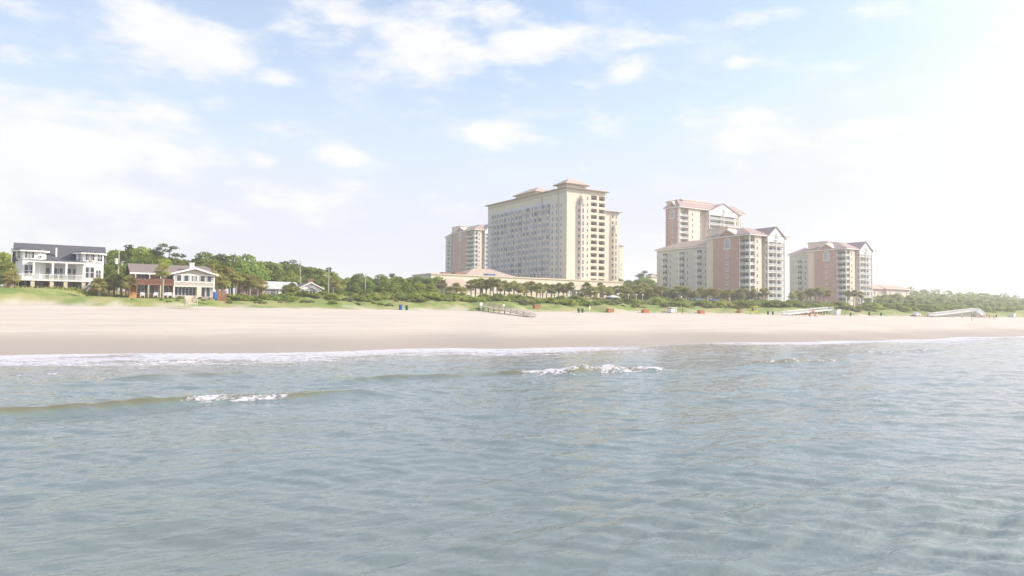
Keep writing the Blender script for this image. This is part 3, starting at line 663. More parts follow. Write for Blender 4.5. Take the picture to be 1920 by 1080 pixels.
def condo(corner_px, D, L_end_px, brick_px, wing_px, sea_end_px, z_eave, wing_eave, label, gable_px, zb=8, z_seen=0):
    P = at(corner_px, 560, D); P.z = 7.0; g = P.z
    Fs, Fl = Face(P, AX), Face(P, BX)
    t = thing('condo_tower', label, 'apartments', P, YAW)
    ext = .5 if wing_px == L_end_px or z_seen == 8 else 4
    XE = Fs.s_of(sea_end_px); yb0, yb1 = Fl.s_of(brick_px), Fl.s_of(L_end_px); yw = Fl.s_of(wing_px)
    ze, zw = z_eave-g, wing_eave-g; nf = int((ze-1.2)//3.05)
    fl = [1.6+3.05*k for k in range(nf) if 1.6+3.05*k >= z_seen]
    c0 = 2.4                                                    # notch behind the corner balconies
    xr0, xr1 = XE*.30, XE*.42                                    # recess on the sea side
    xg0, xg1 = XE*.42, XE*.86
    body = [(0, yb0), (c0, yb0), (c0, c0), (XE*.13, c0), (XE*.13, 0), (xr0, 0), (xr0, 2.6), (xr1, 2.6), (xr1, .8), (xg1, .8), (XE, 3.4), (XE, yb1+ext), (0, yb1+ext)]
    mb = MB(); mb.prism(body, 0, ze); mb.build('wall', M['stone'], t)
    mb = MB(); mb.box(-.35, -.003, yb0+.01, yb1, 3.2, ze-.2); yg = yb0+(yb1-yb0)*.42; mb.build('brick_front', M['brick'], t)
    mb = MB(); mb.box(-.5, -.004, yb0-.2, yb1+.2, .2, 3.2); mb.build('base_course', M['stone'], t)
    # gable over the brick front with the arched window
    gw = (yb1-yb0)*.34; gh = 3.0
    mb = MB(); mb.tri_x(yg-gw, yg+gw, -.36, .5, ze-.2, gh); mb.build('gable_wall', M['brick'], t)
    mb = MB(); mb.gable_x(-.2, 6, yg-gw, yg+gw, ze-.2, gh, .7, .7, .45); mb.v = [(v[0], v[1], v[2]) for v in mb.v]; mb.build('gable_trim', M['stone'], t)
    put(arch_window_me(1.5, 4.6), t, -.36, yg, ze-5.6, LEFT)
    for i, z in enumerate(fl[:-1]):
        if z < ze-7: put(WPINK, t, -.36, yg, z+.5, LEFT)
        put(W1, t, -.36, yb0+(yb1-yb0)*.84, z+.6, LEFT)
    # corner balconies
    for z in fl:
        mb = None
        put(bal(yb0-.4, c0-.1), t, c0-.003, yb0/2+.2, z, LEFT); put(bal(XE*.13, c0-.1), t, XE*.065, c0-.003, z)
    column(t, .15, .15, 0, ze)
    column(t, .2, yb0-.4, 0, ze, .2)
    # sea side
    for z in fl:
        put(W1, t, XE*.19, 0, z+.5); put(W1, t, (xr0+xr1)/2-.3, 2.6, z+.5)
        put(bal((xg1-xg0)*.46, 1.7), t, xg0+(xg1-xg0)*.25, .8, z); put(bal((xg1-xg0)*.46, 1.7), t, xg0+(xg1-xg0)*.75, .8, z)
    for xx in (xg0+.1, (xg0+xg1)/2, xg1-.1): column(t, xx, -.85, 0, ze-1.2)
    for z in fl:
        put(bal(3.4, 1.5), t, (xg1+XE)/2+.1, 2.05, z, math.atan2(2.6, XE-xg1))
    for xx, y in ((XE-.1, 1.6), (xg1+(XE-xg1)*.55, .35)): column(t, xx, y, 0, ze-2, .22)
    gw2 = (xg1-xg0)/2+.3; cxg = (xg0+xg1)/2
    mb = MB(); mb.tri_y(cxg-gw2, cxg+gw2, -.9, 1.9, ze-1.0, 5.0); mb.box(cxg-gw2, cxg+gw2, -.9, .79, ze-2.6, ze-1.0); mb.build('sea_gable', M['white'], t)
    mb = MB(); mb.gable_y(cxg-gw2, cxg+gw2, 0, 9, ze-.95, 5.0, .7, 1.3, .4); mb.build('gable_roof', M['mauve_roof'], t)
    put(arch_window_me(1.1, 2.8), t, cxg, -.9, ze-1.4)
    # roofs
    mb = MB(); mb.hip(0, XE, 0, yb1+ext, ze, 4.8, .9, t=.35, inset=(yb1+ext)/2-1.0 if XE > yb1+ext else XE/2-1); mb.build('roof', M['mauve_roof'], t)
    mb = MB(); mb.box(-.95, XE+.95, -.97, -.6, ze-.38, ze-.004); mb.box(-.97, -.6, -.59, yb1+ext+.9, ze-.38, ze-.004); mb.build('cornice', M['white'], t)
    mb = MB(); mb.box(XE*.12, XE*.55, yb1-6, yb1+6, ze+.5, ze+4.6); mb.box(XE*.10, XE*.57, yb1-6.3, yb1+6.3, ze+4.6, ze+5.0); mb.build('plant_room', M['stone'], t)
    if yw > yb1+2:
        mb = MB(); x_ = .9; mb.box(x_, x_+16, yb1+4.003, yw, 0, zw); mb.build('inland_wing', M['grey_stucco'], t)
        mb = MB(); mb.hip(x_, x_+16, yb1+4.2, yw, zw, 4.2, .8, t=.35); mb.build('wing_roof', M['tile'], t)
        mb = MB(); mb.box(x_-.8, x_-.5, yb1+4.2, yw+.7, zw-.35, zw-.004); mb.build('wing_cornice', M['white'], t)
        nfw = [z for z in fl if z+3 < zw]; nb = max(1, int((yw-yb1-4)/11))
        for j in range(nb):
            yc = yb1+4+(yw-yb1-4)*(j+.5)/nb
            for z in nfw: put(bal(4.2, 1.4), t, x_, yc, z, LEFT)
            mb = MB(); mb.box(x_-1.7, x_-1.41, yc+.0, yc+.3, 0, zw-2); mb.build('column', M['white'], t)
            for z in nfw[::1]: put(W1, t, x_, yc-4.0, z+.4, LEFT)
    return t
condo(1406, 316, 1338, 1385, 1229, 1478, 40.2, 37.0, 'pink and cream apartment tower with long grey wing, widest of the lower towers', 1440)
condo(1587, 372, 1528, 1568, 1479, 1640, 39.8, 38.5, 'hazy pink and cream apartment tower between the widest one and the villa', 1600)
# tall tower behind: only its upper floors rise over the nearer roof
condo(1274, 380, 1249, 1270, 1249, 1397, 62, 60, 'tallest pink and cream apartment tower rising behind the lower one, brick side and twin gables', 1350, z_seen=24)
condo(889, 490, 848, 872, 832, 932, 62, 60, 'distant greyish apartment tower left of the tall hotel, partly hidden by it', 900, z_seen=8)
# faint slab right of the hotel
PX = at(1161, 525, 560); PX.z = 7
fx = thing('distant_tower', 'faint pale tower edge just right of the tall hotel', 'building', PX, YAW)
mb = MB(); mb.box(0, 4.0, 0, 14, 0, zat(1165, 461, 560)-7); mb.build('wall', M['stone'], fx)
mb = MB(); mb.hip(0, 4.0, 0, 14, zat(1165, 461, 560)-7+.002, 1.2, .9, t=.3); mb.build('roof', M['tile'], fx)
for k in range(9): put(W1, fx, 2, 0, 4+4*k)
# small pink building between trees near px 1225
PB = at(1218, 545, 440); PB.z = 7; Fb = Face(PB, AX)
sb = thing('gate_house', 'small pink walled house with a white upper wall beside the big apartment tower', 'building', PB, YAW)
sl = 9; hh_ = zat(1225, 531, 440)-7
mb = MB(); mb.box(0, sl, 0, 8, 0, hh_); mb.build('wall', M['brick'], sb)
mb = MB(); mb.box(1.2, sl-1, -.1, 0, hh_-2, hh_+3.5); mb.box(1.2, sl-1, 0, 5, hh_+.003, hh_+3.5); mb.build('upper_wall', M['white'], sb)
mb = MB(); mb.hip(1.2, sl-1, 0, 5, hh_+3.5, 2, .5, t=.2); mb.build('roof', M['tile'], sb)
for k in range(3): put(W1, sb, 2+k*2.4, 0, hh_-5)

# villa right of the towers
PVI = at(1636, 568, 400); PVI.z = zat(1660, 572, 400); Fvi = Face(PVI, AX); gvi = PVI.z
vil = thing('seaside_villa', 'pale two storey villa with pink hip roof, rightmost building beyond the towers', 'villa', PVI, YAW)
v1 = Fvi.s_of(1663); v2 = Fvi.s_of(1709); zev = Fvi.z(1665, 543)-gvi
mb = MB(); mb.box(0, v1, 1.5, 12, -5, zev); mb.prism([(v1+.003, 0), (v2-2, 0), (v2, 2), (v2, 14), (v1+.003, 14)], -5, zev+.1); mb.build('wall', M['stone'], vil)
mb = MB(); mb.hip(v1-1.2, v2, 0, 14, zev+.12, 3.0, .9, t=.25, inset=4); mb.build('roof', M['tile'], vil)
mb = MB(); mb.hip(0, v1-.6, 1.2, 12, zev+.02, 3.9, .8, t=.25, inset=5); mb.build('roof', M['tile'], vil)
for px in (1669, 1682, 1686, 1690, 1700): put(WTALL, vil, Fvi.s_of(px), 0, zev-3.2)
mb = MB(); mb.box(Fvi.s_of(1652), v1-.2, -1, 1.4, 3.4, 5.2)
for k in range(5): xx = Fvi.s_of(1652)+(v1-.4-Fvi.s_of(1652))*k/4; mb.box(xx-.1, xx+.2, -.95, -.65, 0, 3.4)
mb.build('porch', M['white'], vil)
put(W2, vil, Fvi.s_of(1645), 1.5, zev-3)

# ================================================================== BEACH HOUSES
def xyz(Fc, g, px, py): return Fc.s_of(px), Fc.z(px, py)-g
# --- house one: white with two towers
P = at(20, 548, 132.5); D0 = P.y; P.z = zat(110, 548, 137.5); g = P.z; Fc = Face(P, AX)
h1 = thing('beach_house', 'large white house with two octagonal corner towers, dark shingle roof and columned porch, far left', 'house', P, YAW)
X = lambda cx: Fc.s_of(cx/6.75)
Zc = lambda cx, cy: Fc.z(cx/6.75, 440+cy/6.75)-g
zdeck = Zc(600, 568); zport = Zc(700, 362); L1 = X(1295)
xa, xb, xc, xd, xe, xf = X(165), X(262), X(560), X(945), X(1030), X(1295)
zeL, zeR = Zc(265, 208), Zc(1200, 250)
zd0 = zdeck+.02
mb = MB(); mb.box(xa+.4, xf-.2, 2.8, 12, zdeck+.05, zport+.2); mb.build('wall', M['siding'], h1)
mb = MB(); mb.prism([(xa, 2.4), (xb, .4), (xc-.9, .4), (xc, 1.6), (xc, 5.5), (xa, 5.5)], zd0, zeL); mb.build('tower', M['white'], h1)
mb = MB(); mb.prism([(xd, 1.8), (xe, .3), (xf-.5, .3), (xf, 1.2), (xf, 6), (xd, 6)], zd0, zeR); mb.build('tower', M['white'], h1)
def octroof(x0, x1, y0, y1, z, h, ov=.55):
    x0 -= ov; x1 += ov; y0 -= ov; y1 += ov; cx_, cy_ = (x0+x1)/2, (y0+y1)/2; c = 1.3
    pts = [(x0+c, y0), (x1-c, y0), (x1, y0+c), (x1, y1), (x0, y1), (x0, y0+c)]
    mb = MB(); mb.prism(pts, z+.25, z+.4); n = len(pts); mb.add([(p[0], p[1], z+.4) for p in pts]+[(cx_, cy_, z+h)], [(i, (i+1) % n, n) for i in range(n)]); r = mb.build('tower_roof', M['slate'], h1)
    mb = MB(); mb.prism(pts, z, z+.25); mb.build('fascia', M['white'], r)
octroof(xa, xc, .4, 5.5, zeL, Zc(375, 118)-zeL); octroof(xd, xf, .3, 6, zeR, Zc(1130, 158)-zeR)
zr = Zc(190, 108)+.45
mb = MB(); mb.gable_x(xa-.2, xf+.3, 1.9, 12.2, zport+.25, zr-zport-.3, .3, .3, .2); roof1 = mb.build('main_roof', M['slate'], h1)
mb = MB(); mb.tri_x(2.0, 12.1, xf-.3, .25, zport+.25, zr-zport-.6); mb.tri_x(2.0, 12.1, xa+.1, .25, zport+.25, zr-zport-.6); mb.build('gable_wall', M['siding'], h1)
mb = MB(); xq, yq = X(690), 3.2; zq = Zc(690, 250); mb.box(xq-.14, xq+.14, yq-.2, yq+.2, zq-.8, zq+1.5); mb.build('vent_pipe', M['white'], roof1)
# porch
p0, p1 = X(360), X(1075); zpt = Zc(700, 312)
mb = MB(); v = [(p0, -1.2, zport+.28), (p1, -1.2, zport+.28), (p1-.2, 2.9, zport+.3), (p0+.2, 2.9, zport+.3), (p0+2.3, 2.7, zpt+.25), (p1-2.0, 2.7, zpt+.25)]
mb.add(v, [(0, 1, 5, 4), (1, 2, 5), (0, 4, 3), (3, 4, 5, 2), (0, 3, 2, 1)]); mb.build('porch_roof', M['slate'], h1)
mb = MB(); mb.box(p0, p1, -1.2, 2.9, zport, zport+.26); mb.build('fascia', M['white'], h1)
mb = MB(); mb.box(X(150), X(1165), -1.5, 2.79, zdeck-.32, zdeck); mb.build('deck', M['white'], h1)
for cx in (408, 648, 820, 1050): mb = MB(); x = X(cx); mb.box(x-.17, x+.17, -1.2, -.86, zdeck, zport); mb.box(x-.23, x+.23, -1.26, -.8, zdeck+.001, zdeck+.3); mb.build('column', M['white'], h1)
mb = MB(); zz = zdeck+.95; rx0, rx1 = X(155), X(1050)
mb.box(rx0, rx1, -1.42, -1.34, zz-.08, zz); mb.box(rx0, rx1, -1.41, -1.35, zdeck+.1, zdeck+.16)
for k in range(90): x = rx0+(rx1-rx0)*k/89; mb.box(x-.02, x+.02, -1.4, -1.36, zdeck+.16, zz-.08)
for k in range(9): x = rx0+(rx1-rx0)*k/8; mb.box(x-.05, x+.05, -1.44, -1.32, zdeck, zz+.06)
mb.build('railing', M['white'], h1)
mb = MB(); mb.box(xa+.3, xf-.4, 2.0, 11.5, 0, zdeck-.33); mb.build('lower_wall', M['brick_dark'], h1)
for cx, mt in ((118, 'brick_dark'), (148, 'tan'), (400, 'tan'), (640, 'tan'), (815, 'tan'), (1042, 'tan')):
    x = X(cx); mb = MB(); w_ = .18 if cx < 200 else .32; mb.box(x-w_, x+w_, -1.4, -.8, 0, zdeck-.33+(1.2 if cx == 118 else 0)); mb.build('pier', M[mt], h1)
for cx0, n_ in ((330, 2), (1100, 2)):
    for k in range(n_):
        put(WHS, h1, X(cx0+k*52-8), .4 if cx0 < 600 else .3, Zc(cx0, 300) if cx0 < 600 else Zc(cx0, 330)); put(WTALL, h1, X(cx0+k*52-8), .4 if cx0 < 600 else .3, zdeck+.5)
put(window_me(.5, .5), h1, X(487), .4, Zc(487, 296)); put(WHS, h1, (xa+xb)/2, 1.4, Zc(215, 300), -.95); put(WHS, h1, (xd+xe)/2, 1.05, Zc(985, 330), -1.05); put(WHS, h1, X(1230), .3, zdeck+.6); put(WHS, h1, X(1245), .3, Zc(1245, 345))
for cx in (465, 515, 585, 700, 750, 870, 925, 985): put(WTALL, h1, X(cx), 2.8, zdeck+.25)
DOOR = window_me(1.0, 2.1, bars=(1, 1))
for cx in (215, 265, 315, 350): put(WHB, h1, X(cx), 2.0, .8)
for cx in (490, 700, 740, 870): put(DOOR, h1, X(cx), 2.0, .15)
put(WHS, h1, X(985), 2.0, .9)
mb = MB(); s0 = Vector((X(1180), -.6, zdeck-.3)); s1 = Vector((X(1068), -2.4, .05))
for k in range(14):
    q = s0.lerp(s1, k/13); mb.box(q.x-.22, q.x+.22, q.y-.1, q.y+1.1, q.z-.06, q.z)
mb.bar(s0+Vector((0, -.12, 0)), s1+Vector((0, -.12, 0)), .06, .25); mb.bar(s0+Vector((0, -.12, .95)), s1+Vector((0, -.12, .95)), .07, .07)
for k in range(12): q = s0.lerp(s1, k/11)+Vector((0, -.12, 0)); mb.box(q.x-.025, q.x+.025, q.y-.025, q.y+.025, q.z, q.z+.92)
mb.build('stairs', M['white'], h1)
mb = MB(); x0, x1 = X(1190), X(1290); mb.box(x0, x1, -.6, .2, 1.1, 2.6)
mb.build('deck_skirt', M['grey_wood'], h1)

# --- house two: brown and beige with the gabled right half
P = at(238, 559, 133); P.z = zat(310, 558.5, 136); g = P.z; Fc = Face(P, AX)
h2 = thing('beach_house', 'brown beach house with wooden balcony, its beige right half under a wide white edged gable', 'house', P, YAW)
X = lambda cx: Fc.s_of(200+cx/6.75)
Zc = lambda cx, cy: Fc.z(200+cx/6.75, 440+cy/6.75)-g
xl, xm, xr = X(335), X(836), X(1340); ze = Zc(560, 490); zb = Zc(560, 622); zrid = Zc(450, 383)
mb = MB(); mb.box(xl, xm-.003, 1.6, 10, zb, ze); mb.build('wall', M['brown_siding'], h2)
mb = MB(); mb.box(xl, xm-.003, 1.5, 10.1, 0, zb-.002); mb.build('lower_wall', M['brown_siding'], h2)
mb = MB(); mb.gable_x(X(292), X(1330), .2, 10.6, ze, zrid-ze+.3, .1, .2, .18); roof2 = mb.build('main_roof', M['brown_roof'], h2)
mb = MB(); mb.box(X(292)-.2, X(800), .02, .12, ze-.2, ze+.1); mb.build('fascia', M['white'], h2)
mb = MB(); mb.tri_x(.4, 10.4, xl, .2, ze, zrid-ze); mb.build('gable_wall', M['siding'], h2)
mb = MB(); mb.box(X(340), xm-.01, -.9, 1.49, zb-.25, zb); mb.build('balcony_floor', M['wood'], h2)
mb = MB(); rx0, rx1 = X(342), xm-.02
for z in (.12, .36, .60, .84): mb.box(rx0, rx1, -.88, -.8, zb+z-.07, zb+z+.07)
for k in range(9): x = rx0+(rx1-rx0-.1)*k/8; mb.box(x, x+.1, -.8, -.7, zb, zb+.98)
mb.build('railing', M['wood'], h2)
for cx in (355, 515, 665): mb = MB(); x = X(cx); mb.box(x-.1, x+.1, -.85, -.65, 0, zb-.25); mb.build('post', M['tan'], h2)
for cx in (345, 525, 665): mb = MB(); x = X(cx); mb.box(x-.06, x+.06, -.78, -.66, zb+.98, ze); mb.build('post', M['white'], h2)
for cx in (425, 490): put(WHB, h2, X(cx), 1.6, zb+.75)
put(WHS, h2, X(685), 1.6, zb+.9); put(DOOR, h2, X(760), 1.6, zb+.1); put(DOOR, h2, X(800), 1.6, zb+.1)
put(window_me(2.4, 1.7, bars=(4, 1)), h2, X(437), 1.5, .7); put(WHB, h2, X(565), 1.5, .8); put(DOOR, h2, X(692), 1.5, .2); put(WHB, h2, X(745), 1.5, .8)
# right half
zg = Zc(1085, 418); zgL = Zc(900, 505); y0 = -.6; zband = Zc(1085, 655)
mb = MB(); mb.box(xm, xr, y0, 10, zband, zgL+.05); mb.build('wall', M['beige_siding'], h2)
mb = MB(); mb.box(xm+.02, xr-.02, y0+1.0, 9.9, 0, zband-.002); mb.build('lower_wall', M['beige_siding'], h2)
gx0, gx1 = xm-.1, xr+.1
mb = MB(); mb.tri_y(gx0, gx1, y0, .25, zgL+.05, zg-zgL-.4); mb.build('gable_wall', M['beige_siding'], h2)
mb = MB(); mb.gable_y(gx0, gx1, y0, 10, zgL+.0, zg-zgL-.3, .55, .5, .2); mb.build('gable_roof', M['brown_roof'], h2)
mb = MB(); mb.gable_y(gx0, gx1, y0-.62, y0-.52, zgL-.12, zg-zgL-.2, .58, 0, .30); mb.build('fascia', M['white'], h2)
mb = MB()
for x in (xm, xr): mb.box(x-.12, x+.12, y0-.06, y0+.05, 0, zgL)
zt1, zt2 = Zc(1085, 515), Zc(1085, 598)
mb.box(xm+.13, xr-.13, y0-.05, y0+.02, zt1, zt1+.15); mb.box(xm+.13, xr-.13, y0-.05, y0+.02, zt2-.15, zt2); mb.box(xm+.13, xr-.13, y0-.05, y0+.02, zband-.12, zband+.06)
for cx in (940, 1040, 1140): mb.box(X(cx)-.09, X(cx)+.09, y0-.05, y0+.02, zt2+.002, zt1-.002)
mb.build('trim', M['white'], h2)
hw = zt1-zt2-.02
for cx, w_ in ((898, .95), (990, .95), (1070, .42), (1113, .42), (1195, 1.0), (1280, .95)): put(window_me(w_, hw, .06, 'white', 'glass'), h2, X(cx), y0-.004, zt2)
put(window_me(3.8, 1.75, bars=(6, 1)), h2, X(990), y0+1.0, .45); mb = MB(); mb.box(X(1125), X(1185), y0-.03, y0+.98, 0, zband-.002); mb.build('porch_wall', M['cream'], h2)
put(DOOR, h2, X(1222), y0+1.0, .3); put(DOOR, h2, X(1275), y0+1.0, .3)
mb = MB(); mb.box(X(1180), xr, y0-1.3, y0+.9, -.3, .12); mb.build('patio', M['grey_wood'], h2)
mb = MB(); xq = X(1078); mb.box(xq-.42, xq+.42, 1.2, 2.1, zg-1.4, Zc(1078, 360)); mb.box(xq-.5, xq+.5, 1.12, 2.18, Zc(1078, 360)+.003, Zc(1078, 350)); mb.build('chimney', M['white'], roof2)
mb = MB(); x = X(262); mb.box(x-.35, x+.25, -.5, 2.0, -.3, Zc(262, 600)); mb.build('garden_pier', M['brick'], h2)
# orange wood shed
Pd = at(248.5, 556, 130.5); Pd.z = gz(Pd.x, Pd.y)-.1
sh = thing('garden_shed', 'small orange wood shed with dark opening at the left end of the brown house', 'shed', Pd, YAW)
zz = zat(248, 537, 130.5)-Pd.z
mb = MB(); mb.box(-.55, .65, 0, 1.2, 0, zz*.55); mb.box(-.55, -.43, 0, 1.2, zz*.55, zz); mb.box(.53, .65, 0, 1.2, zz*.55, zz); mb.box(-.43, .53, .9, 1.2, zz*.55, zz); mb.build('wall', M['new_wood'], sh)
mb = MB(); mb.gable_y(-.55, .65, 0, 1.2, zz, .35, .15, .15, .1); mb.build('roof', M['new_wood'], sh)

# --- house three: low cottage
P = at(484, 556, 190); P.z = zat(545, 556, 200); g = P.z; Fc = Face(P, AX)
h3 = thing('cottage', 'low white cottage with pale metal roof, white front gable and brown chimney', 'house', P, YAW)
X = lambda cx: Fc.s_of(400+cx/6.75)
Zc = lambda cx, cy: Fc.z(400+cx/6.75, 440+cy/6.75)-g
x0, x1 = X(600), X(1060); ze = Zc(760, 688); zt = Zc(760, 590)
mb = MB(); mb.box(x0, x1, 2.2, 9, -1, ze); mb.build('wall', M['white'], h3)
mb = MB(); mb.gable_x(X(598), X(1100), 2, 9.2, ze+.003, zt-ze, .4, .3, .15); mb.build('main_roof', M['blue_roof'], h3)
for cx in (690, 718, 755, 797, 825): put(WTALL, h3, X(cx), 2.2, 0)
gx0, gx1 = X(1075), X(1365); ze2 = Zc(1200, 690); zt2 = Zc(1200, 603)
mb = MB(); mb.box(gx0, gx1, 0, 9.3, -1, ze2); mb.tri_y(gx0, gx1, 0, .3, ze2, zt2-ze2-.2); mb.build('gable_wall', M['white'], h3)
mb = MB(); mb.gable_y(gx0, gx1, 0, 9, ze2, zt2-ze2-.2, .5, .7, .18); mb.build('gable_roof', M['brown_roof'], h3)
mb = MB(); mb.gable_y(gx0, gx1, -.78, -.72, ze2-.06, zt2-ze2-.16, .52, 0, .26); mb.build('fascia', M['white'], h3)
mb = MB(); c_ = X(1215); w_ = X(1290)-c_; mb.gable_y(c_-w_, c_+w_, -1.2, -.02, ze2-.5, .9, .2, .2, .12); mb.tri_y(c_-w_, c_+w_, -1.0, .2, ze2-.5, .85)
for k in (-1, -.3, .3, 1): mb.box(c_+w_*k*.92-.07, c_+w_*k*.92+.07, -1.1, -.95, -1, ze2-.5)
mb.build('porch', M['blue_roof'], h3)
for cx in (1120, 1180, 1215, 1265): put(WTALL, h3, X(cx), 0, -.2)
mb = MB(); c_ = X(1278); mb.box(c_-.75, c_+.75, 4, 5.2, ze2-.5, Zc(1278, 570)); mb.box(c_-.9, c_+.9, 3.9, 5.3, Zc(1278, 570)+.003, Zc(1278, 555)); mb.build('chimney', M['brick_dark'], h3)

# thatched hut
Ph = on_ground(451.5, 150); ht = zat(451, 531, 150)-Ph.z
hut = thing('thatched_hut', 'brown thatched hut with steep skirt roof among the palms right of the brown house', 'hut', Ph, YAW)
mb = MB(); n = 16
prof = [(1.15, ht*.30), (1.05, ht*.34), (.85, ht*.62), (.45, ht*.88), (.12, ht)]
vs = []; fs = []
for r, z in prof:
    for i in range(n): a = 2*pi*i/n; q = 1+.06*((i*7) % 3-1); vs.append((r*q*math.cos(a), r*q*math.sin(a), z))
for j in range(len(prof)-1):
    for i in range(n): fs.append((j*n+i, j*n+(i+1) % n, (j+1)*n+(i+1) % n, (j+1)*n+i))
mb.add(vs, fs); mb.build('thatch_roof', M['thatch'], hut)
mb = MB(); mb.tube((0, 0, -.3), (0, 0, ht*.35), .7, .7, 10); mb.build('wall', M['wood'], hut)
for a in (.5, 2.1, 3.7, 5.3): mb = MB(); mb.tube((.95*math.cos(a), .95*math.sin(a), -.3), (.95*math.cos(a), .95*math.sin(a), ht*.33), .07, .07, 6); mb.build('post', M['grey_wood'], hut)
# brown shed between hut and cottage
Ph = on_ground(470, 160); ht = zat(475, 536, 160)-Ph.z
hs = thing('beach_shack', 'low brown roofed shack right of the thatched hut', 'shack', Ph, YAW)
mb = MB(); mb.box(0, 2.9, 0, 3, -.5, ht*.5); mb.build('wall', M['tan'], hs)
mb = MB(); mb.hip(0, 2.9, 0, 3, ht*.5+.003, ht*.5, .35, t=.1); mb.build('roof', M['thatch'], hs)
put(W1, hs, 1.5, 0, .2)

# ================================================================== VEGETATION
def leaf_quads(P, Nrm, size, asp=.6, seed=0, jit=.5):
    """numpy: one leaf-clump quad per point, roughly facing Nrm"""
    r = np.random.default_rng(seed); n = len(P)
    d = Nrm+r.normal(0, jit, (n, 3)); d /= np.linalg.norm(d, axis=1)[:, None]+1e-9
    t = r.normal(0, 1, (n, 3)); u = np.cross(d, t); u /= np.linalg.norm(u, axis=1)[:, None]+1e-9; w = np.cross(d, u)
    s = size*(.6+.8*r.random(n))[:, None]
    v = np.stack([P-u*s, P-w*s*asp, P+u*s, P+w*s*asp], 1).reshape(-1, 3)
    return v
def np_mesh(name, V, k=4):
    me = bpy.data.meshes.new(name); n = len(V); m = n//k
    me.vertices.add(n); me.vertices.foreach_set('co', V.astype(np.float32).reshape(-1)); me.loops.add(n); me.loops.foreach_set('vertex_index', np.arange(n, dtype=np.int32))
    me.polygons.add(m); me.polygons.foreach_set('loop_start', np.arange(0, n, k, dtype=np.int32)); me.polygons.foreach_set('loop_total', np.full(m, k, dtype=np.int32)); me.update(calc_edges=True)
    return me
def crown_pts(R, H, nl, nleaf, seed, flat=.75, zc=.0):
    """lobes spread over a dome of radius R and height H; leaves over the shells of the lobes"""
    r = np.random.default_rng(seed); out = []; nn = []
    for i in range(nl):
        a = i*2.399+r.uniform(-.4, .4); q = math.sqrt((i+.6)/nl)
        zz = (1-q**1.8)*H*r.uniform(.72, 1.05)+r.uniform(-.05, .12)*H
        c = np.array([R*.78*q*math.cos(a), R*.78*q*math.sin(a), zc+zz*.85])
        lr = R*r.uniform(.24, .42)
        n = int(nleaf/nl*r.uniform(.7, 1.3)); d = r.normal(0, 1, (n, 3)); d /= np.linalg.norm(d, axis=1)[:, None]; d[:, 2] = np.where(d[:, 2] < -.35, -d[:, 2], d[:, 2])
        rad = lr*(.72+.36*r.random(n)); p = c+d*rad[:, None]*np.array([1, 1, flat]); out.append(p); nn.append(d)
    return np.concatenate(out), np.concatenate(nn)
def tree_proto(kind, i):
    """unit-ish tree 10 m tall, crown and branching trunk"""
    r = random.Random(i*31+5)
    root = thing(kind[0], 'tree', 'tree')
    R = r.uniform(4.2, 5.6)
    P, Nn = crown_pts(R, 6.2, kind[2], kind[3], i*7+1, .72, 3.2)
    cr = link('crown', np_mesh('crown', leaf_quads(P, Nn, .30, .6, i)), root); cr.data.materials.append(M[kind[1]])
    mb = MB(); top = Vector((r.uniform(-.3, .3), r.uniform(-.3, .3), 4.0)); mb.tube((0, 0, -1.5), top, .32, .2, 8)
    for k in range(6):
        a = k*1.05+r.uniform(-.3, .3); q = top+Vector((math.cos(a)*R*.55, math.sin(a)*R*.55, r.uniform(1.2, 3.6))); b = top.lerp(q, .0); mb.tube(b, q, .14, .05, 5)
    mb.build('trunk', M['trunk'], root)
    return root
def pine_proto(i):
    r = random.Random(i+90); root = thing('pine_tree', 'pine', 'tree')
    mb = MB(); pts = [Vector((0, 0, -1))]; x = y = 0
    for k in range(1, 7): x += r.uniform(-.25, .25); y += r.uniform(-.25, .25); pts.append(Vector((x, y, k*1.6)))
    for k in range(6): mb.tube(pts[k], pts[k+1], .24-.03*k, .21-.03*k, 7)
    P = []; Nn = []
    rg = np.random.default_rng(i)
    for k in range(11):
        a = r.uniform(0, 6.28); z = r.uniform(5.8, 9.6); L_ = r.uniform(.8, 2.4)*(1.2-(z-5.8)/6); b = Vector((x*z/9.6, y*z/9.6, z)); e = b+Vector((math.cos(a)*L_, math.sin(a)*L_, r.uniform(.2, .8)))
        mb.tube(b, e, .07, .03, 5); n = 110; d = rg.normal(0, 1, (n, 3)); d /= np.linalg.norm(d, axis=1)[:, None]
        P.append(np.array(e)+d*np.array([.95, .95, .38])*(.5+.6*rg.random(n))[:, None]); Nn.append(d)
    cr = link('crown', np_mesh('crown', leaf_quads(np.concatenate(P), np.concatenate(Nn), .17, .5, i)), root); cr.data.materials.append(M['pine'])
    mb.build('trunk', M['trunk'], root); return root
def shrub_mesh(seed, n=1500, R=1.0, H=.8, size=.085):
    P, Nn = crown_pts(R, H, 9, n, seed, .8, .12); P = P[P[:, 2] > -.15]; Nn = Nn[:len(P)]
    return np_mesh('shrub', leaf_quads(P, Nn, size, .6, seed))
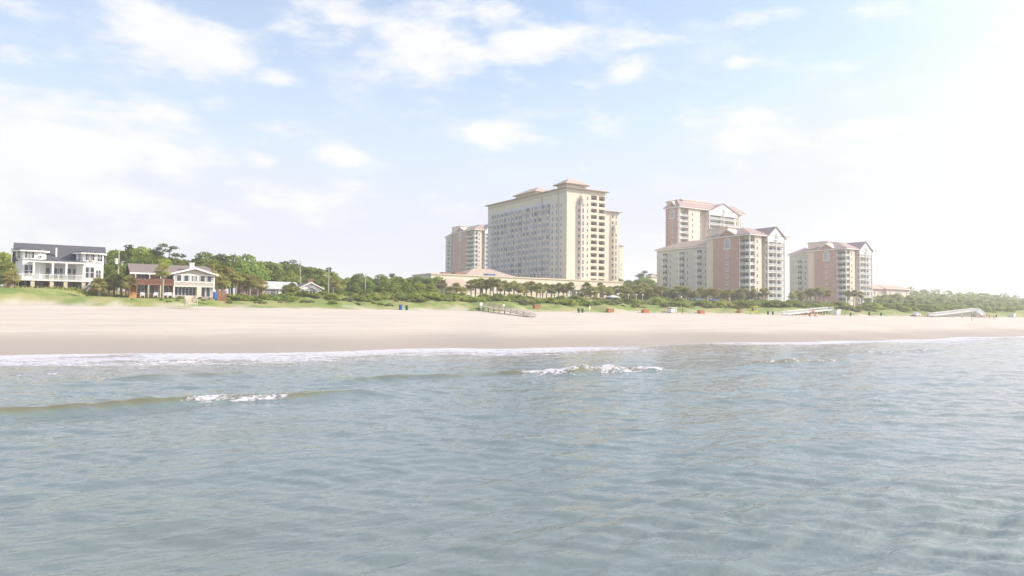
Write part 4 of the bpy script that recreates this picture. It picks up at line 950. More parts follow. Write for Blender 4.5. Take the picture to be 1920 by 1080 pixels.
def palm_proto(i, H=6.0, fullness=1.0):
    """cabbage palm: boot-covered trunk and a round head of fan leaves"""
    r = random.Random(i*13+2); root = thing('palm_tree', 'palm', 'palm tree')
    mb = MB(); lean = (r.uniform(-.3, .3), r.uniform(-.3, .3)); prev = Vector((0, 0, -.8)); n = 6
    for k in range(1, n+1):
        t = k/n; q = Vector((lean[0]*t*t, lean[1]*t*t, H*t)); mb.tube(prev, q, .19-.03*t+(.05 if k > 4 else 0), .18-.03*t+(.06 if k > 3 else 0), 8); prev = q
    tr = mb.build('trunk', M['palm_trunk'], root); top = Vector((lean[0], lean[1], H))
    def fans(cnt, e0, e1, L0, L1, seed, droop):
        rg = random.Random(seed); V = []
        for k in range(cnt):
            a = k*2.399+rg.uniform(-.2, .2); e = rg.uniform(e0, e1); L_ = rg.uniform(L0, L1)
            d = Vector((math.cos(a)*math.cos(e), math.sin(a)*math.cos(e), math.sin(e))); c = top+d*L_*.55+Vector((0, 0, -droop*L_*.15))
            side = d.cross(Vector((0, 0, 1))); side = side.normalized() if side.length > .05 else Vector((1, 0, 0)); up = side.cross(d).normalized()
            s0 = top+d*.1; pw = .03
            V += [s0-side*pw, s0+side*pw, c+side*pw, c-side*pw]
            nf = 9
            for j in range(nf):
                t = (j-(nf-1)/2)/((nf-1)/2); ang = t*1.35; fd = (d*math.cos(ang)+side*math.sin(ang)).normalized()
                ln = L_*.62*(1-.25*abs(t)); tip = c+fd*ln+Vector((0, 0, -droop*ln*(.35+.3*abs(t))))+up*.0
                mid_ = c+fd*ln*.55+up*.04; w = side*math.cos(ang)-d*math.sin(ang); w = w*.085
                V += [c, mid_-w, tip, mid_+w]
        return np_mesh('crown', np.array([tuple(v) for v in V]))
    cr = link('crown', fans(int(60*fullness), -.75, 1.5, 1.3, 1.9, i, .6), root); cr.data.materials.append(M['palm'])
    dd = link('dead_fronds', fans(int(7*fullness), -1.25, -.55, .9, 1.3, i+50, 1.0), root); dd.data.materials.append(M['deadfrond'])
    return root
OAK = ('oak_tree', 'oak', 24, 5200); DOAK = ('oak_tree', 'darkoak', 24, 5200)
protos = {'oak': [tree_proto(OAK, k) for k in range(4)], 'dark': [tree_proto(DOAK, 10+k) for k in range(3)], 'pine': [pine_proto(k) for k in range(3)],
          'palm': [palm_proto(k, 6.0) for k in range(4)]}
used = set()
def plant(kind, x, y, z, s, label, cat=None, group=None, sz=None, k=None, rz=None):
    lst = protos[kind]; p = lst[random.randrange(len(lst)) if k is None else k]
    if p.name in used: o = copy_tree(p)
    else: o = p; used.add(p.name); KIDS.setdefault(p.name, list(p.children))
    o.location = (x, y, z); o.rotation_euler.z = random.uniform(0, 6.28) if rz is None else rz; o.scale = (s, s, sz or s)
    o['label'] = label
    if group: o['group'] = group
    return o
# skyline of the woods: (px, py of the tops)
SKY = [(-160, 462), (0, 468), (60, 474), (150, 476), (200, 472), (238, 462), (255, 458), (275, 461), (300, 474), (325, 478), (345, 484), (356, 474), (400, 472), (440, 476), (470, 481), (515, 484), (545, 491), (580, 494), (605, 501),
       (622, 509), (640, 514), (700, 511), (722, 516), (760, 517), (800, 513), (820, 515), (850, 528)]
def sky_y(px): return float(np.interp(px, [a for a, b in SKY], [b for a, b in SKY]))
def wood_row(px0, px1, D0, drop, step, kind, label, group, smin=0, jy=4, wide=1.0, base_z=None, near=None):
    px = px0
    while px < px1:
        D = D0*(1+random.uniform(-.04, .04)); x = xat(px, D); g = gz(x, D) if base_z is None else base_z
        py = sky_y(px)+drop+random.uniform(-1.0, jy); ht = zat(px, py, D)-g
        if ht > 2: plant(kind, x, D, g, ht/9.9*wide, label, None, group, ht/9.9)
        px += step*random.uniform(.75, 1.2)*200/D0
wood_row(-150, 240, 205, 0, 36, 'oak', 'tall green oak in the wood rising behind the large white house', 'oaks behind the white house')
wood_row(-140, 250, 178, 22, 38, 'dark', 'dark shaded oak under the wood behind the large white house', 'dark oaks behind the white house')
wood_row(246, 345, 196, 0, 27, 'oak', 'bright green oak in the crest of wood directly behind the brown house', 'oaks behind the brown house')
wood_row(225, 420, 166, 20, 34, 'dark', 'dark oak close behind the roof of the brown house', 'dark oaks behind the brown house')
wood_row(350, 480, 205, 0, 27, 'dark', 'dark oak on the skyline between the brown house and the thatched hut', 'skyline oaks right of the brown house')
wood_row(395, 560, 222, 15, 30, 'oak', 'mid green oak in the wood behind the thatched hut', 'oaks behind the thatched hut')
wood_row(480, 640, 235, 0, 26, 'dark', 'dark oak on the skyline above the low white cottage', 'skyline oaks above the cottage')
wood_row(560, 660, 232, 16, 28, 'dark', 'dark oak between the cottage and the tall bare pole', 'oaks right of the cottage')
wood_row(632, 830, 250, 0, 26, 'oak', 'green oak on the low skyline left of the tan podium building', 'skyline oaks left of the podium')
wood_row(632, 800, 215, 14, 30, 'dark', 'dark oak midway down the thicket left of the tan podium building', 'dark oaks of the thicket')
for px, py, D, k, lb in ((316, 456, 190, 0, 'lone feathery pine standing above the wood behind the brown house'), (290, 463, 192, 1, 'low flat topped pine left of the feathery pine behind the brown house'),
        (251, 457, 200, 2, 'pine crown just above the highest oak left of the brown house'), (537, 486, 240, 0, 'flat topped pine on the skyline above the low white cottage'),
        (613, 501, 240, 1, 'dark pine top beside the tall bare pole'), (739, 511, 300, 2, 'small pine top above the thicket left of the podium'),
        (1198, 514, 480, 0, 'flat topped pine leftmost in the gap between hotel and apartment tower'), (1208, 508, 490, 1, 'tallest pine in the gap between hotel and apartment tower'),
        (1218, 512, 470, 2, 'pine right of the tallest one in the gap beside the apartment tower'), (1228, 517, 460, 0, 'lowest pine against the edge of the big apartment tower')):
    x = xat(px, D); g = gz(x, D); ht = zat(px, py, D)-g; plant('pine', x, D, g, ht/10.4, lb, k=k)
for px in range(1164, 1236, 12):
    D = 420; x = xat(px, D); g = gz(x, D); ht = zat(px, 520+random.uniform(-3, 4), D)-g; plant('oak', x, D, g, ht/9.9, 'green oak in the gap between the tall hotel and the big apartment tower', None, 'oaks in the gap between hotel and towers')
# thicket that comes down to the sand: (px, py top, D, kind)
THK = [(665, 534, 178, 'dark'), (690, 541, 172, 'dark'), (640, 541, 176, 'dark'), (713, 533, 182, 'oak'), (738, 530, 184, 'dark'), (762, 531, 186, 'dark'), (785, 527, 190, 'oak'), (806, 532, 190, 'oak'), (722, 545, 170, 'oak'),
       (700, 549, 166, 'oak'), (747, 549, 168, 'dark'), (775, 545, 172, 'oak'), (798, 545, 176, 'oak'), (818, 549, 178, 'oak'), (676, 551, 164, 'oak'), (845, 553, 182, 'dark'), (868, 555, 184, 'dark'), (890, 557, 186, 'dark'), (735, 556, 162, 'oak'), (658, 556, 160, 'oak')]
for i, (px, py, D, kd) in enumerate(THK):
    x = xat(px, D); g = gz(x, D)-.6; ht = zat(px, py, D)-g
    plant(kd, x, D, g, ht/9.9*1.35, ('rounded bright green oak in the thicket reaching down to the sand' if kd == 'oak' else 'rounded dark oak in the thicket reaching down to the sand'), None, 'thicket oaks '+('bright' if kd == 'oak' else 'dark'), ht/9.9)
# far wood on the right, one mass
def mass(name, label, spots, R, n, msh, sz):
    Vs = []
    for i, (x, y, z, h, w) in enumerate(spots):
        P, Nn = crown_pts(w, h*.62, 8, n, 300+i, .8, h*.3)
        low = rng.random(len(P)//3); P2 = P[:len(low)].copy(); P2[:, 2] = P2[:, 2]*.5*low; P = np.concatenate([P, P2]); Nn = np.concatenate([Nn, Nn[:len(low)]])
        Vs.append(leaf_quads(P, Nn, sz, .7, i)+np.array([x, y, z]))
    o = link(name, np_mesh(name, np.concatenate(Vs))); o.data.materials.append(M[msh]); return tag(o, label, None, None, 'stuff')
FS = [(1630, 525), (1700, 535), (1760, 539), (1800, 543), (1850, 545), (1880, 549), (1920, 552), (2000, 556), (2200, 566), (2400, 572)]
spots = []
for row, (off, drop) in enumerate(((150, 0), (110, 7), (75, 15), (50, 22), (32, 30))):
    px = 1655
    while px < 2350:
        D = line_D(px, off)*random.uniform(.97, 1.03)
        if D < 0 or D > 900: break
        x = xat(px, D); g = gz(x, D); topy = float(np.interp(px, [a for a, b in FS], [b for a, b in FS])); H_ = 598.8+(px-1920)*.0094
        py = topy+(H_-topy)*drop/48+random.uniform(-.4, .9); ht = max(zat(px, py, D)-g, 1.5); w = max(4, min(11, ht*.85)); spots.append((x, D, g, ht, w)); px += w*F/D*.85
mass('far_wood', 'hazy green wood sloping to the right edge behind the dune', spots, 0, 620, 'farwood', .7)

# palms
def palm(px, py_top, D, label, group=None, s=1.0, base=None):
    x = xat(px, D); g = gz(x, D)-.1; ht = zat(px, py_top, D)-g
    k = random.randrange(4); sz = max(ht/7.5, s*.85); return plant('palm', x, D, g+ht-7.5*sz, s, label, None, group, sz, k)
near = [(8, 490, 128, 'palm at the far left edge beside the white house'), (18, 507, 126, 'short palm against the left end of the white house'), (203, 520, 136, 'short palm between the white and brown houses, nearer the white one'),
        (212, 512, 139, 'palm beside the pole with the transformer'), (187, 520, 130, 'small palm in front of the stairs of the white house'), (228, 517, 140, 'palm against the left end of the brown house'),
        (304, 493, 132, 'palm standing in front of the middle of the brown house roof'), (243, 517, 131, 'small shaggy palm over the orange wood shed'), (406, 494, 146, 'palm directly right of the brown house gable'),
        (416, 497, 150, 'second palm right of the brown house gable'), (429, 500, 150, 'palm left of the thatched hut over the red fence'), (441, 509, 147, 'palm leaning over the left side of the thatched hut'), (455, 511, 152, 'palm behind the tip of the thatched hut'),
        (467, 515, 150, 'palm right of the thatched hut'), (482, 517, 158, 'palm over the brown roofed shack'), (492, 523, 160, 'palm at the left end of the pale metal roof'), (536, 533, 170, 'short palm in front of the cottage metal roof'),
        (549, 530, 172, 'palm between the cottage roof and its gable'), (555, 537, 170, 'small palm at the left corner of the cottage gable'), (623, 517, 180, 'golden palm right of the tall bare pole'), (633, 524, 186, 'second palm right of the tall bare pole'),
        (418, 515, 143, 'low palm right of the blue barrel'), (395, 487, 158, 'tall palm behind the right eave of the brown house')]
for px, py, D, lb in near: palm(px, py, D, lb, s=1.0)
hed = [(828, 524, 205), (856, 529, 205), (846, 537, 200), (868, 538, 202)]
for (px, py, D), lb in zip(hed, ('palm at the left end of the podium building', 'palm over the left hip of the pool pavilion', 'low palm before the left corner of the pool pavilion', 'low palm before the middle of the pool pavilion')): palm(px, py, D, lb, s=1.1)
def palm_row(px0, px1, step, top, jit, D0, label, group, s=1.2):
    s *= .88; step *= 1.1
    px = px0; jit = jit*1.7
    while px < px1:
        palm(px+random.uniform(-1.5, 1.5), top+random.uniform(-jit, jit), D0 + random.uniform(-6, 6), label, group, s*random.uniform(.9, 1.15)); px += step*random.uniform(.7, 1.3)
palm_row(884, 938, 6.5, 523, 2.5, 214, 'tall palm in the clump left of the middle of the hotel podium', 'palms before the left part of the podium', 1.3)
palm_row(938, 972, 8, 528, 2.5, 220, 'palm before the podium under the left half of the hotel slab', 'palms before the podium middle')
palm_row(972, 1018, 7, 529, 2, 226, 'palm before the podium under the middle of the hotel slab', 'palms under the middle of the slab', 1.25)
palm_row(1018, 1072, 6.5, 528.5, 2.5, 232, 'dense palm in the clump before the podium under the near hotel corner', 'palms under the hotel corner', 1.3)
palm_row(1092, 1152, 7.5, 535, 3.5, 240, 'palm before the louvred screen at the right end of the podium', 'palms before the louvred screen', 1.3)
palm_row(1158, 1232, 5.2, 535, 3.5, 250, 'palm in the hedge of palms between the hotel and the big apartment tower', 'palms between hotel and apartment tower', 1.3)
palm_row(1165, 1232, 7, 545, 3, 240, 'short palm in front of the palm hedge right of the hotel', 'short palms right of the hotel')
palm_row(1232, 1345, 5.2, 540, 3, 258, 'palm in the hedge at the foot of the grey wing of the big apartment tower', 'palms at the grey wing', 1.3)
palm_row(1345, 1440, 5.6, 545, 3, 264, 'palm at the foot of the pink front of the big apartment tower', 'palms at the pink front', 1.3)
palm_row(1486, 1560, 9, 544, 4, 300, 'palm left of the white boardwalk in front of the second apartment tower', 'palms before the second tower', 1.4)
for px, py, lb in ((1589, 544, 'slim palm before the white corner of the second apartment tower'), (1601, 543, 'slim palm right of the white corner of the second apartment tower'), (1616, 546, 'palm before the right bay of the second apartment tower'),
                   (1628, 558, 'short palm by the foot of the second apartment tower'), (1712, 563, 'short palm right of the seaside villa'), (1652, 560, 'small palm left of the villa porch')): palm(px, py, 290, lb, s=1.0)

# shrubs on the dune
shr = [shrub_mesh(500+i) for i in range(5)]
for i, me_ in enumerate(shr): me_.materials.append(M['shrub'])
shg = [shrub_mesh(600+i, 1300, 1.0, .6) for i in range(3)]
for me_ in shg: me_.materials.append(M['greyshrub'])
def bush(px, off, w, h, dry, label, group):
    D = line_D(px, off); x = xat(px, D); z = gz(x, D)
    o = link('dune_shrub', random.choice(shg if dry else shr), None, (x, D, z-.1), random.uniform(0, 6.28)); o.scale = (w, w*random.uniform(.8, 1.1), h/.9)
    tag(o, label, 'shrub', group)
zones = [(-60, 205, 'before the white house lawn', .6), (205, 235, 'between the white and brown houses', 1.0), (235, 400, 'before the brown house', .5), (400, 500, 'below the thatched hut', 1.2), (500, 620, 'below the white cottage', 1.2),
         (620, 740, 'at the foot of the left part of the thicket', 1.2), (740, 900, 'at the foot of the right part of the thicket', 1.5), (900, 1010, 'behind the ramped walkway', 1.1), (1010, 1160, 'between the walkway and the podium end', 1.4),
         (1160, 1330, 'before the blue tents', 1.6), (1330, 1480, 'before the pink front of the big apartment tower', 2.2), (1480, 1640, 'behind the first white boardwalk', 2.3), (1640, 1900, 'around the second white boardwalk', 1.9)]
cnt = 0
for a, b, wh, hh_ in zones:
    n = int((b-a)/5.6)
    for i in range(n):
        px = a+(b-a)*(i+random.random())/n; off = random.choice([random.uniform(7, 14), random.uniform(12, 27)]) if a >= 640 else random.choice([random.uniform(4, 12), random.uniform(10, 26)])
        if a < 400 and 235 < px < 400: off = random.uniform(2, 9)
        if a < 205 and px < 200 and off < 14: continue
        dry = random.random() < (.45 if off < 9 else .15); h_ = hh_*random.uniform(.5, 1.15)*(.6 if off < 8 else 1)
        bush(px, off, h_*random.uniform(1.3, 2.1), h_, dry, ('dry grey green shrub ' if dry else 'leafy green shrub ')+wh, ('dry shrubs ' if dry else 'green shrubs ')+wh); cnt += 1
for i in range(8):      # hedge plants under the white house porch
    px = (32, 38, 44, 70, 78, 118, 128, 137)[i]; D = Face(at(20, 548, 132.5), AX).D(px)-2.4; x = xat(px, D); z = zat(px, 545.5, D)
    o = link('garden_bush', shr[i % 5], None, (x, D, z-.15), i); o.scale = (.7, .7, .85); tag(o, 'dark clipped bush under the porch of the white house', 'bush', 'bushes under the white house porch')
# dune grass
def grass(n, offs, pxr, hgt, seed):
    r = np.random.default_rng(seed); s = r.uniform(pxr[0], pxr[1], n); v = 158+r.uniform(offs[0], offs[1], n)
    X_ = s*AX.x-v*AX.y; Y_ = s*AX.y+v*AX.x
    wob = (fbm(s/9, v*0, 21)-.45)*7; dd = toe_v(X_, Y_)+wob; den = sstep(-1, 7, dd+(fbm(s/3.5, v/2.0, 77)-.5)*9); k = r.random(n) < den*(.25+.9*vnoise(s/2.3, v/2.3, 15)); X_, Y_, s, v = X_[k], Y_[k], s[k], v[k]; n = len(X_)
    Z_ = ground_z(X_, Y_); h = hgt*(.5+r.random(n))*(.6+.8*vnoise(s/5, v/5, 4)); a = r.uniform(0, 6.28, n); w = .06+.08*r.random(n); ln = r.normal(0, .22, (n, 2))*h[:, None]
    p = np.stack([X_, Y_, Z_-.03], 1); dx = np.stack([np.cos(a)*w, np.sin(a)*w, 0*a], 1); tip = p+np.stack([ln[:, 0], ln[:, 1], h], 1)
    return np.stack([p-dx, p+dx, tip], 1).reshape(-1, 3)
V = np.concatenate([grass(70000, (-4, 14), (-110, 300), .55, 1), grass(60000, (10, 40), (-110, 320), .7, 2)])
o = link('dune_grass', np_mesh('dune_grass', V, 3)); o.data.materials.append(M['grass']); tag(o, 'mixed green and straw coloured grass along the dune', None, None, 'stuff')

# ================================================================== SMALL THINGS
def on_line(px, off):                    # point on the ground seen at column px, off metres inland of the toe line
    D = line_D(px, off); x = xat(px, D); return Vector((x, D, gz(x, D)))
def pole(name, px, ytop, D, label, r=.14, mt='pole', cat='utility pole', arm=None):
    p = on_ground(px, D); h = zat(px, ytop, D)-p.z; t = thing(name, label, cat, p, YAW)
    mb = MB(); mb.tube((0, 0, -.5), (0, 0, h), r, r*.7, 8); mb.build('pole', M[mt], t)
    return t, h
t, h = pole('utility_pole', 219.5, 471, 145, 'utility pole with grey transformer and street light left of the brown house')
mb = MB(); mb.tube((-.42, -.05, h-2.6), (-.42, -.05, h-1.5), .27, .27, 10); mb.build('transformer', M['white'], t)
mb = MB(); mb.bar((0, 0, h-2.3), (.75, -.3, h-2.0), .07, .07); mb.build('lamp_arm', M['metal'], t)
mb = MB(); mb.box(.6, 1.0, -.5, -.2, h-2.12, h-1.98); mb.box(.55, .75, -.42, -.25, h-2.95, h-2.3); mb.build('street_light', M['metal'], t)
pole('utility_pole', 561.5, 490, 215, 'thin bare pole rising from the trees above the cottage roof')
t, h = pole('utility_pole', 615, 501, 165, 'tall bare pole with a bracket right of the cottage')
mb = MB(); mb.bar((0, 0, h*.68), (-1.4, -.5, h*.70), .07, .07); mb.build('bracket', M['metal'], t)
pole('utility_pole', 684, 513, 190, 'short pale pole top above the middle of the thicket')
pole('utility_pole', 17.5, 465, 150, 'weathered pole behind the left end of the white house')
pole('marker_post', 839, 560, 172, 'short white post in the dark shrubs left of the walkway', .12, 'white', 'post')
pole('marker_post', 780, 560, 168, 'small white marker at the foot of the thicket', .16, 'white', 'post')
# lamp posts of the promenade
def lamp(px, ytop, D, label, grp=None):
    t, h = pole('lamp_post', px, ytop, D, label, .10, 'white', 'lamp post')
    mb = MB(); mb.tube((0, 0, h-.05), (0, 0, h+.12), .08, .34, 10); mb.tube((0, 0, h+.12), (0, 0, h+.45), .34, .22, 10); mb.build('lamp_head', M['white'], t)
for px, y, lb in ((1023, 549, 'left white lamp post before the podium'), (1044, 551, 'white lamp post under the dense palms at the hotel corner'), (1067, 549, 'white lamp post right of the dense palm clump'), (1080, 550, 'white lamp post before the dark podium opening'),
                  (1157, 553, 'left lamp post of the close pair by the small dark kiosk'), (1160, 552, 'right lamp post of the close pair by the small dark kiosk'), (1178, 554, 'first lamp post right of the kiosk'), (1193, 554, 'second lamp post right of the kiosk'),
                  (1205, 554, 'third lamp post right of the kiosk'), (1223, 555, 'lamp post before the small pink walled house'), (1277, 558, 'tallest lamp post left of the long blue tent'), (972, 553, 'lamp post among palms left of the hotel middle'), (1368, 561, 'lamp post right of the bright blue tent')):
    lamp(px, y, 215+max(0, px-1060)*.12, lb)
# kiosk
p = on_ground(1146, 222); ks = thing('pool_kiosk', 'small dark kiosk with sloping blue grey roof at the right end of the podium', 'kiosk', p, YAW)
zt_ = zat(1150, 553, 222)-p.z
mb = MB(); mb.box(0, 3, 0, 2.5, 0, zt_*.62); mb.build('wall', M['darkblue'], ks)
mb = MB(); mb.hip(0, 3, 0, 2.5, zt_*.62+.003, zt_*.38, .5, t=.1); mb.build('roof', M['grey_stucco'], ks)
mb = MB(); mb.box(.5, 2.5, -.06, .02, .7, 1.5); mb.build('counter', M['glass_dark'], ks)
# blue tents
def tent(px0, px1, y0, y1, D, mt, label):
    a = on_ground(px0, D); F_ = Face(a, AX); w = F_.s_of(px1); zt = zat(px0, y0, D)-a.z; zb = max(zat(px0, y1, D)-a.z, 1.2)
    t = thing('beach_tent', label, 'tent', a, YAW)
    mb = MB(); z1 = zb+(zt-zb)*.45; b = [(0, 0, z1), (w, 0, z1), (w, 3, z1), (0, 3, z1)]; c = [(w*.3, 1.5, zt), (w*.7, 1.5, zt)]
    mb.add(b+c, [(0, 1, 5, 4), (1, 2, 5), (2, 3, 4, 5), (3, 0, 4)]); mb.build('canopy', M[mt], t)
    mb = MB(); mb.box(0, w, 0, .05, zb-.1, z1-.002); mb.box(0, .05, .06, 3, zb-.1, z1-.002); mb.box(w-.05, w, .06, 3, zb-.1, z1-.002); mb.build('valance', M[mt], t)
    for x in (.06, w-.06):
        for y in (.1, 2.9): mb = MB(); mb.tube((x, y, -.3), (x, y, z1-.01), .05, .05, 6); mb.build('post', M['white'], t)
tent(1305, 1322, 559, 567.5, 232, 'darkblue', 'long dull blue tent among the palms left of the bright blue one')
tent(1343, 1356, 560.5, 570, 228, 'blue', 'bright blue tent standing among green shrubs')
tent(1296, 1303, 563, 568, 236, 'darkblue', 'small dull blue shade left of the long blue tent')
tent(1218, 1226, 561, 565, 238, 'darkblue', 'small blue shade under palms left, nearest the hotel')
tent(1232, 1240, 561, 565.5, 240, 'darkblue', 'small blue shade under palms before the grey wing')
# beach storage boxes
def bbox_(px, off, w, h, label, mt='orange'):
    p = on_line(px, off); t = thing('beach_box', label, 'storage box', p, YAW)
    mb = MB(); mb.box(-w/2, w/2, 0, 1.0, 0, h*.86); mb.build('body', M[mt], t)
    mb = MB(); mb.box(-w/2-.06, w/2+.06, -.06, 1.06, h*.86+.003, h); mb.build('lid', M['wood' if mt == 'orange' else mt], t)
    mb = MB()
    for k in range(4): x = -w/2+w*k/3; mb.box(x-.04 if k else x, x+.04 if k < 3 else x, -.04, -.002, .05, h*.84)
    mb.build('battens', M['wood' if mt == 'orange' else 'white'], t)
bbox_(1008, 2, 1.6, .9, 'orange brown beach box right of the ramped walkway, against dune grass')
bbox_(1146, -.5, 1.75, .95, 'bright orange beach box on the sand below the right end of the podium')
bbox_(1212, -.5, 1.8, .95, 'orange beach box with dark left end, midway between hotel and apartment tower')
bbox_(1317, -.3, 1.9, 1.0, 'brownish orange beach box below the long blue tent')
bbox_(1389, -.3, 1.3, .8, 'small orange beach box left of the yellow lifeguard stand')
# trash barrels
def barrel(px, off, mt, label, h=.95, r=.3):
    p = on_line(px, off); t = thing('trash_barrel', label, 'trash can', p)
    mb = MB(); mb.tube((0, 0, 0), (0, 0, h*.5), r*.85, r, 12); mb.tube((0, 0, h*.5), (0, 0, h), r, r*.95, 12); mb.build('drum', M[mt], t)
    mb = MB(); mb.tube((0, 0, h), (0, 0, h+.06), r*1.05, r*1.0, 12); mb.build('rim', M['rubber'], t)
barrel(751, -.5, 'blue_plastic', 'blue trash barrel on the sand below the thicket', 1.05, .38)
barrel(762.5, -.5, 'green_plastic', 'dark green trash barrel beside the blue one below the thicket', .95, .3)
barrel(1085, -1, 'green_plastic', 'left dark barrel of the pair below the hotel corner')
barrel(1092, -1, 'green_plastic', 'right dark barrel of the pair below the hotel corner')
barrel(1440, -.5, 'green_plastic', 'left small dark barrel between lifeguard stand and white boardwalk')
barrel(1449, -.5, 'green_plastic', 'right small dark barrel between lifeguard stand and white boardwalk')
barrel(1595, -.5, 'green_plastic', 'dark barrel right of the white hut'); barrel(1630, -.5, 'green_plastic', 'dark barrel between the white hut and the white vehicle', 1.1, .35)
barrel(1652, -.3, 'green_plastic', 'brownish barrel left of the white vehicle'); barrel(1868, -.5, 'green_plastic', 'barrel right of the second boardwalk foot')
p = Vector(at(402.5, 559, 134)); t = thing('water_barrel', 'blue plastic barrel at the right corner of the brown house', 'barrel', p)
hb = zat(402.5, 547.5, 134)-p.z; mb = MB(); mb.tube((0, 0, -.2), (0, 0, hb*.5), .28, .32, 12); mb.tube((0, 0, hb*.5), (0, 0, hb), .32, .28, 12); mb.build('drum', M['blue_plastic'], t)
# fence right of the brown house
a = on_ground(406, 138); F_ = Face(a, AX); w = F_.s_of(424); fe = thing('garden_fence', 'reddish board fence between the brown house and the thatched hut', 'fence', a, YAW)
hf = zat(410, 544, 138)-a.z
mb = MB(); k = 0
while k*.22 < w: mb.box(k*.22, k*.22+.19, 0, .04, -.4, hf-.05*(k % 2)); k += 1
mb.build('boards', M['wood'], fe); mb = MB(); mb.box(0, w, .045, .1, hf*.3, hf*.3+.1); mb.box(0, w, .045, .1, hf*.8, hf*.8+.1); mb.build('rails', M['wood'], fe)
# wooden beach stairs before the brown house
p = at(350, 570, 124); F_ = Face(p, AX); w = F_.s_of(369); t = thing('beach_stairs', 'light wooden beach landing with side rails before the beige gabled house half', 'stairs', p, YAW)
zt_ = zat(358, 553, 123)-p.z; mb = MB()
for k in range(6): mb.box(.2, w-.1, k*.35, k*.35+.34, k*zt_*.11, k*zt_*.11+.12)
mb.build('steps', M['tan'], t)
for x in (0, .1+w*.97): 
    mb = MB(); mb.box(x-.05, x+.05, 0, .1, -.2, zt_*.55); mb.box(x-.05, x+.05, 2.1, 2.2, -.2, zt_); mb.bar((x, .05, zt_*.5), (x, 2.15, zt_*.95), .09, .14); mb.bar((x, .05, zt_*.25), (x, 2.15, zt_*.6), .06, .14); mb.build('side_rail', M['tan'], t)
mb = MB(); mb.box(0, w, 2.2, 2.28, zt_*.35, zt_*.98); mb.build('landing_panel', M['tan'], t)
# garden chairs
def chair(px, py, D, label):
    p = at(px, py, D); t = thing('garden_chair', label, 'chair', p, YAW+random.uniform(-.4, .4))
    mb = MB(); mb.add([(-.3, -.3, .36), (.3, -.3, .36), (.28, .3, .26), (-.28, .3, .26), (-.3, -.3, .40), (.3, -.3, .40), (.28, .3, .30), (-.28, .3, .30)], [(3, 2, 1, 0), (4, 5, 6, 7), (0, 1, 5, 4), (1, 2, 6, 5), (2, 3, 7, 6), (3, 0, 4, 7)]); mb.build('seat', M['white'], t)
    mb = MB()
    for k in range(5): x = -.26+k*.13; mb.bar((x, .28, .3), (x*1.25, .62, 1.02-.05*abs(k-2)), .11, .03)
    mb.build('backrest', M['white'], t)
    for s in (-1, 1):
        mb = MB(); mb.box(s*.36-.05, s*.36+.05, -.34, .38, .55, .59); mb.build('arm', M['white'], t)
        mb = MB(); mb.box(s*.34-.04, s*.34+.04, -.32, -.22, 0, .549); mb.build('leg', M['white'], t); mb = MB(); mb.box(s*.34-.04, s*.34+.04, .26, .36, 0, .549); mb.build('leg', M['white'], t)
chair(292, 557.8, 133, 'white garden chair left of the pair before the brown lower wall'); chair(310.5, 557.8, 134, 'white garden chair in the middle before the brown house'); chair(319, 557.8, 134.5, 'white garden chair nearest the beige gabled half')
chair(267, 558, 131.5, 'white reclining chair before the left end of the brown house')
# ramped walkway
a = on_line(902, 3); b = on_line(999, -24); top = zat(903, 573.5, a.y); a.z = top-.15; b.z += .15
wk = thing('ramp_walkway', 'grey wooden ramp with low rails running down from the dune to the sand', 'walkway', (0, 0, 0))
mid_ = a.lerp(b, .55); mid_.z += .2
side = Vector((-(b-a).y, (b-a).x, 0)).normalized()*.8
mb = MB(); mb.bar(a, mid_, 1.6, .12); mb.bar(mid_, b, 1.6, .12); mb.build('deck', M['grey_wood'], wk)
for sg in (-1, 1):
    mb = MB()
    for p_, q_ in ((a, mid_), (mid_, b)):
        for dz_ in (.5, .95): mb.bar(p_+side*sg*.98+Vector((0, 0, dz_*(1 if p_ is a else .9))), q_+side*sg*.98+Vector((0, 0, dz_*.9 if q_ is mid_ else dz_*.5)), .06, .08)
    for k in range(9):
        q = a.lerp(mid_, k/5) if k < 5 else mid_.lerp(b, (k-5)/4+.02); mb.box(q.x+side.x*sg*.98-.05, q.x+side.x*sg*.98+.05, q.y+side.y*sg*.98-.05, q.y+side.y*sg*.98+.05, q.z, q.z+(.95 if k < 6 else .6))
    mb.build('handrail', M['grey_wood'], wk)
for k in range(6):
    q = a.lerp(mid_, k/5)
    for sg in (-1, 1):
        mb = MB(); zq = gz(q.x, q.y); mb.box(q.x+side.x*sg*.8-.08, q.x+side.x*sg*.8+.08, q.y+side.y*sg*.8-.08, q.y+side.y*sg*.8+.08, min(zq, q.z)-.5, q.z-.08); mb.build('pile', M['wood'], wk)
def signboard(px, off, ytop, label, w=.75, h=.65, mt='white'):
    p = on_line(px, off); zt = max(zat(px, ytop, p.y)-p.z, 1.4); t = thing('sign', label, 'sign', p, YAW+.2)
    mb = MB(); mb.box(-.05, .05, 0, .08, -.3, zt-.02); mb.build('post', M['white'], t); mb = MB(); mb.box(-w/2, w/2, -.05, -.003, zt-h, zt); mb.build('board', M[mt], t)
signboard(902, -1, 567.5, 'white sign board on a post at the top of the ramped walkway', .7, .65)
signboard(944.5, 0, 571, 'small white notice on a post behind the ramped walkway', .55, .5)
signboard(1105.5, 1, 574.5, 'small slanting white board right of the two dark barrels', .45, .6)
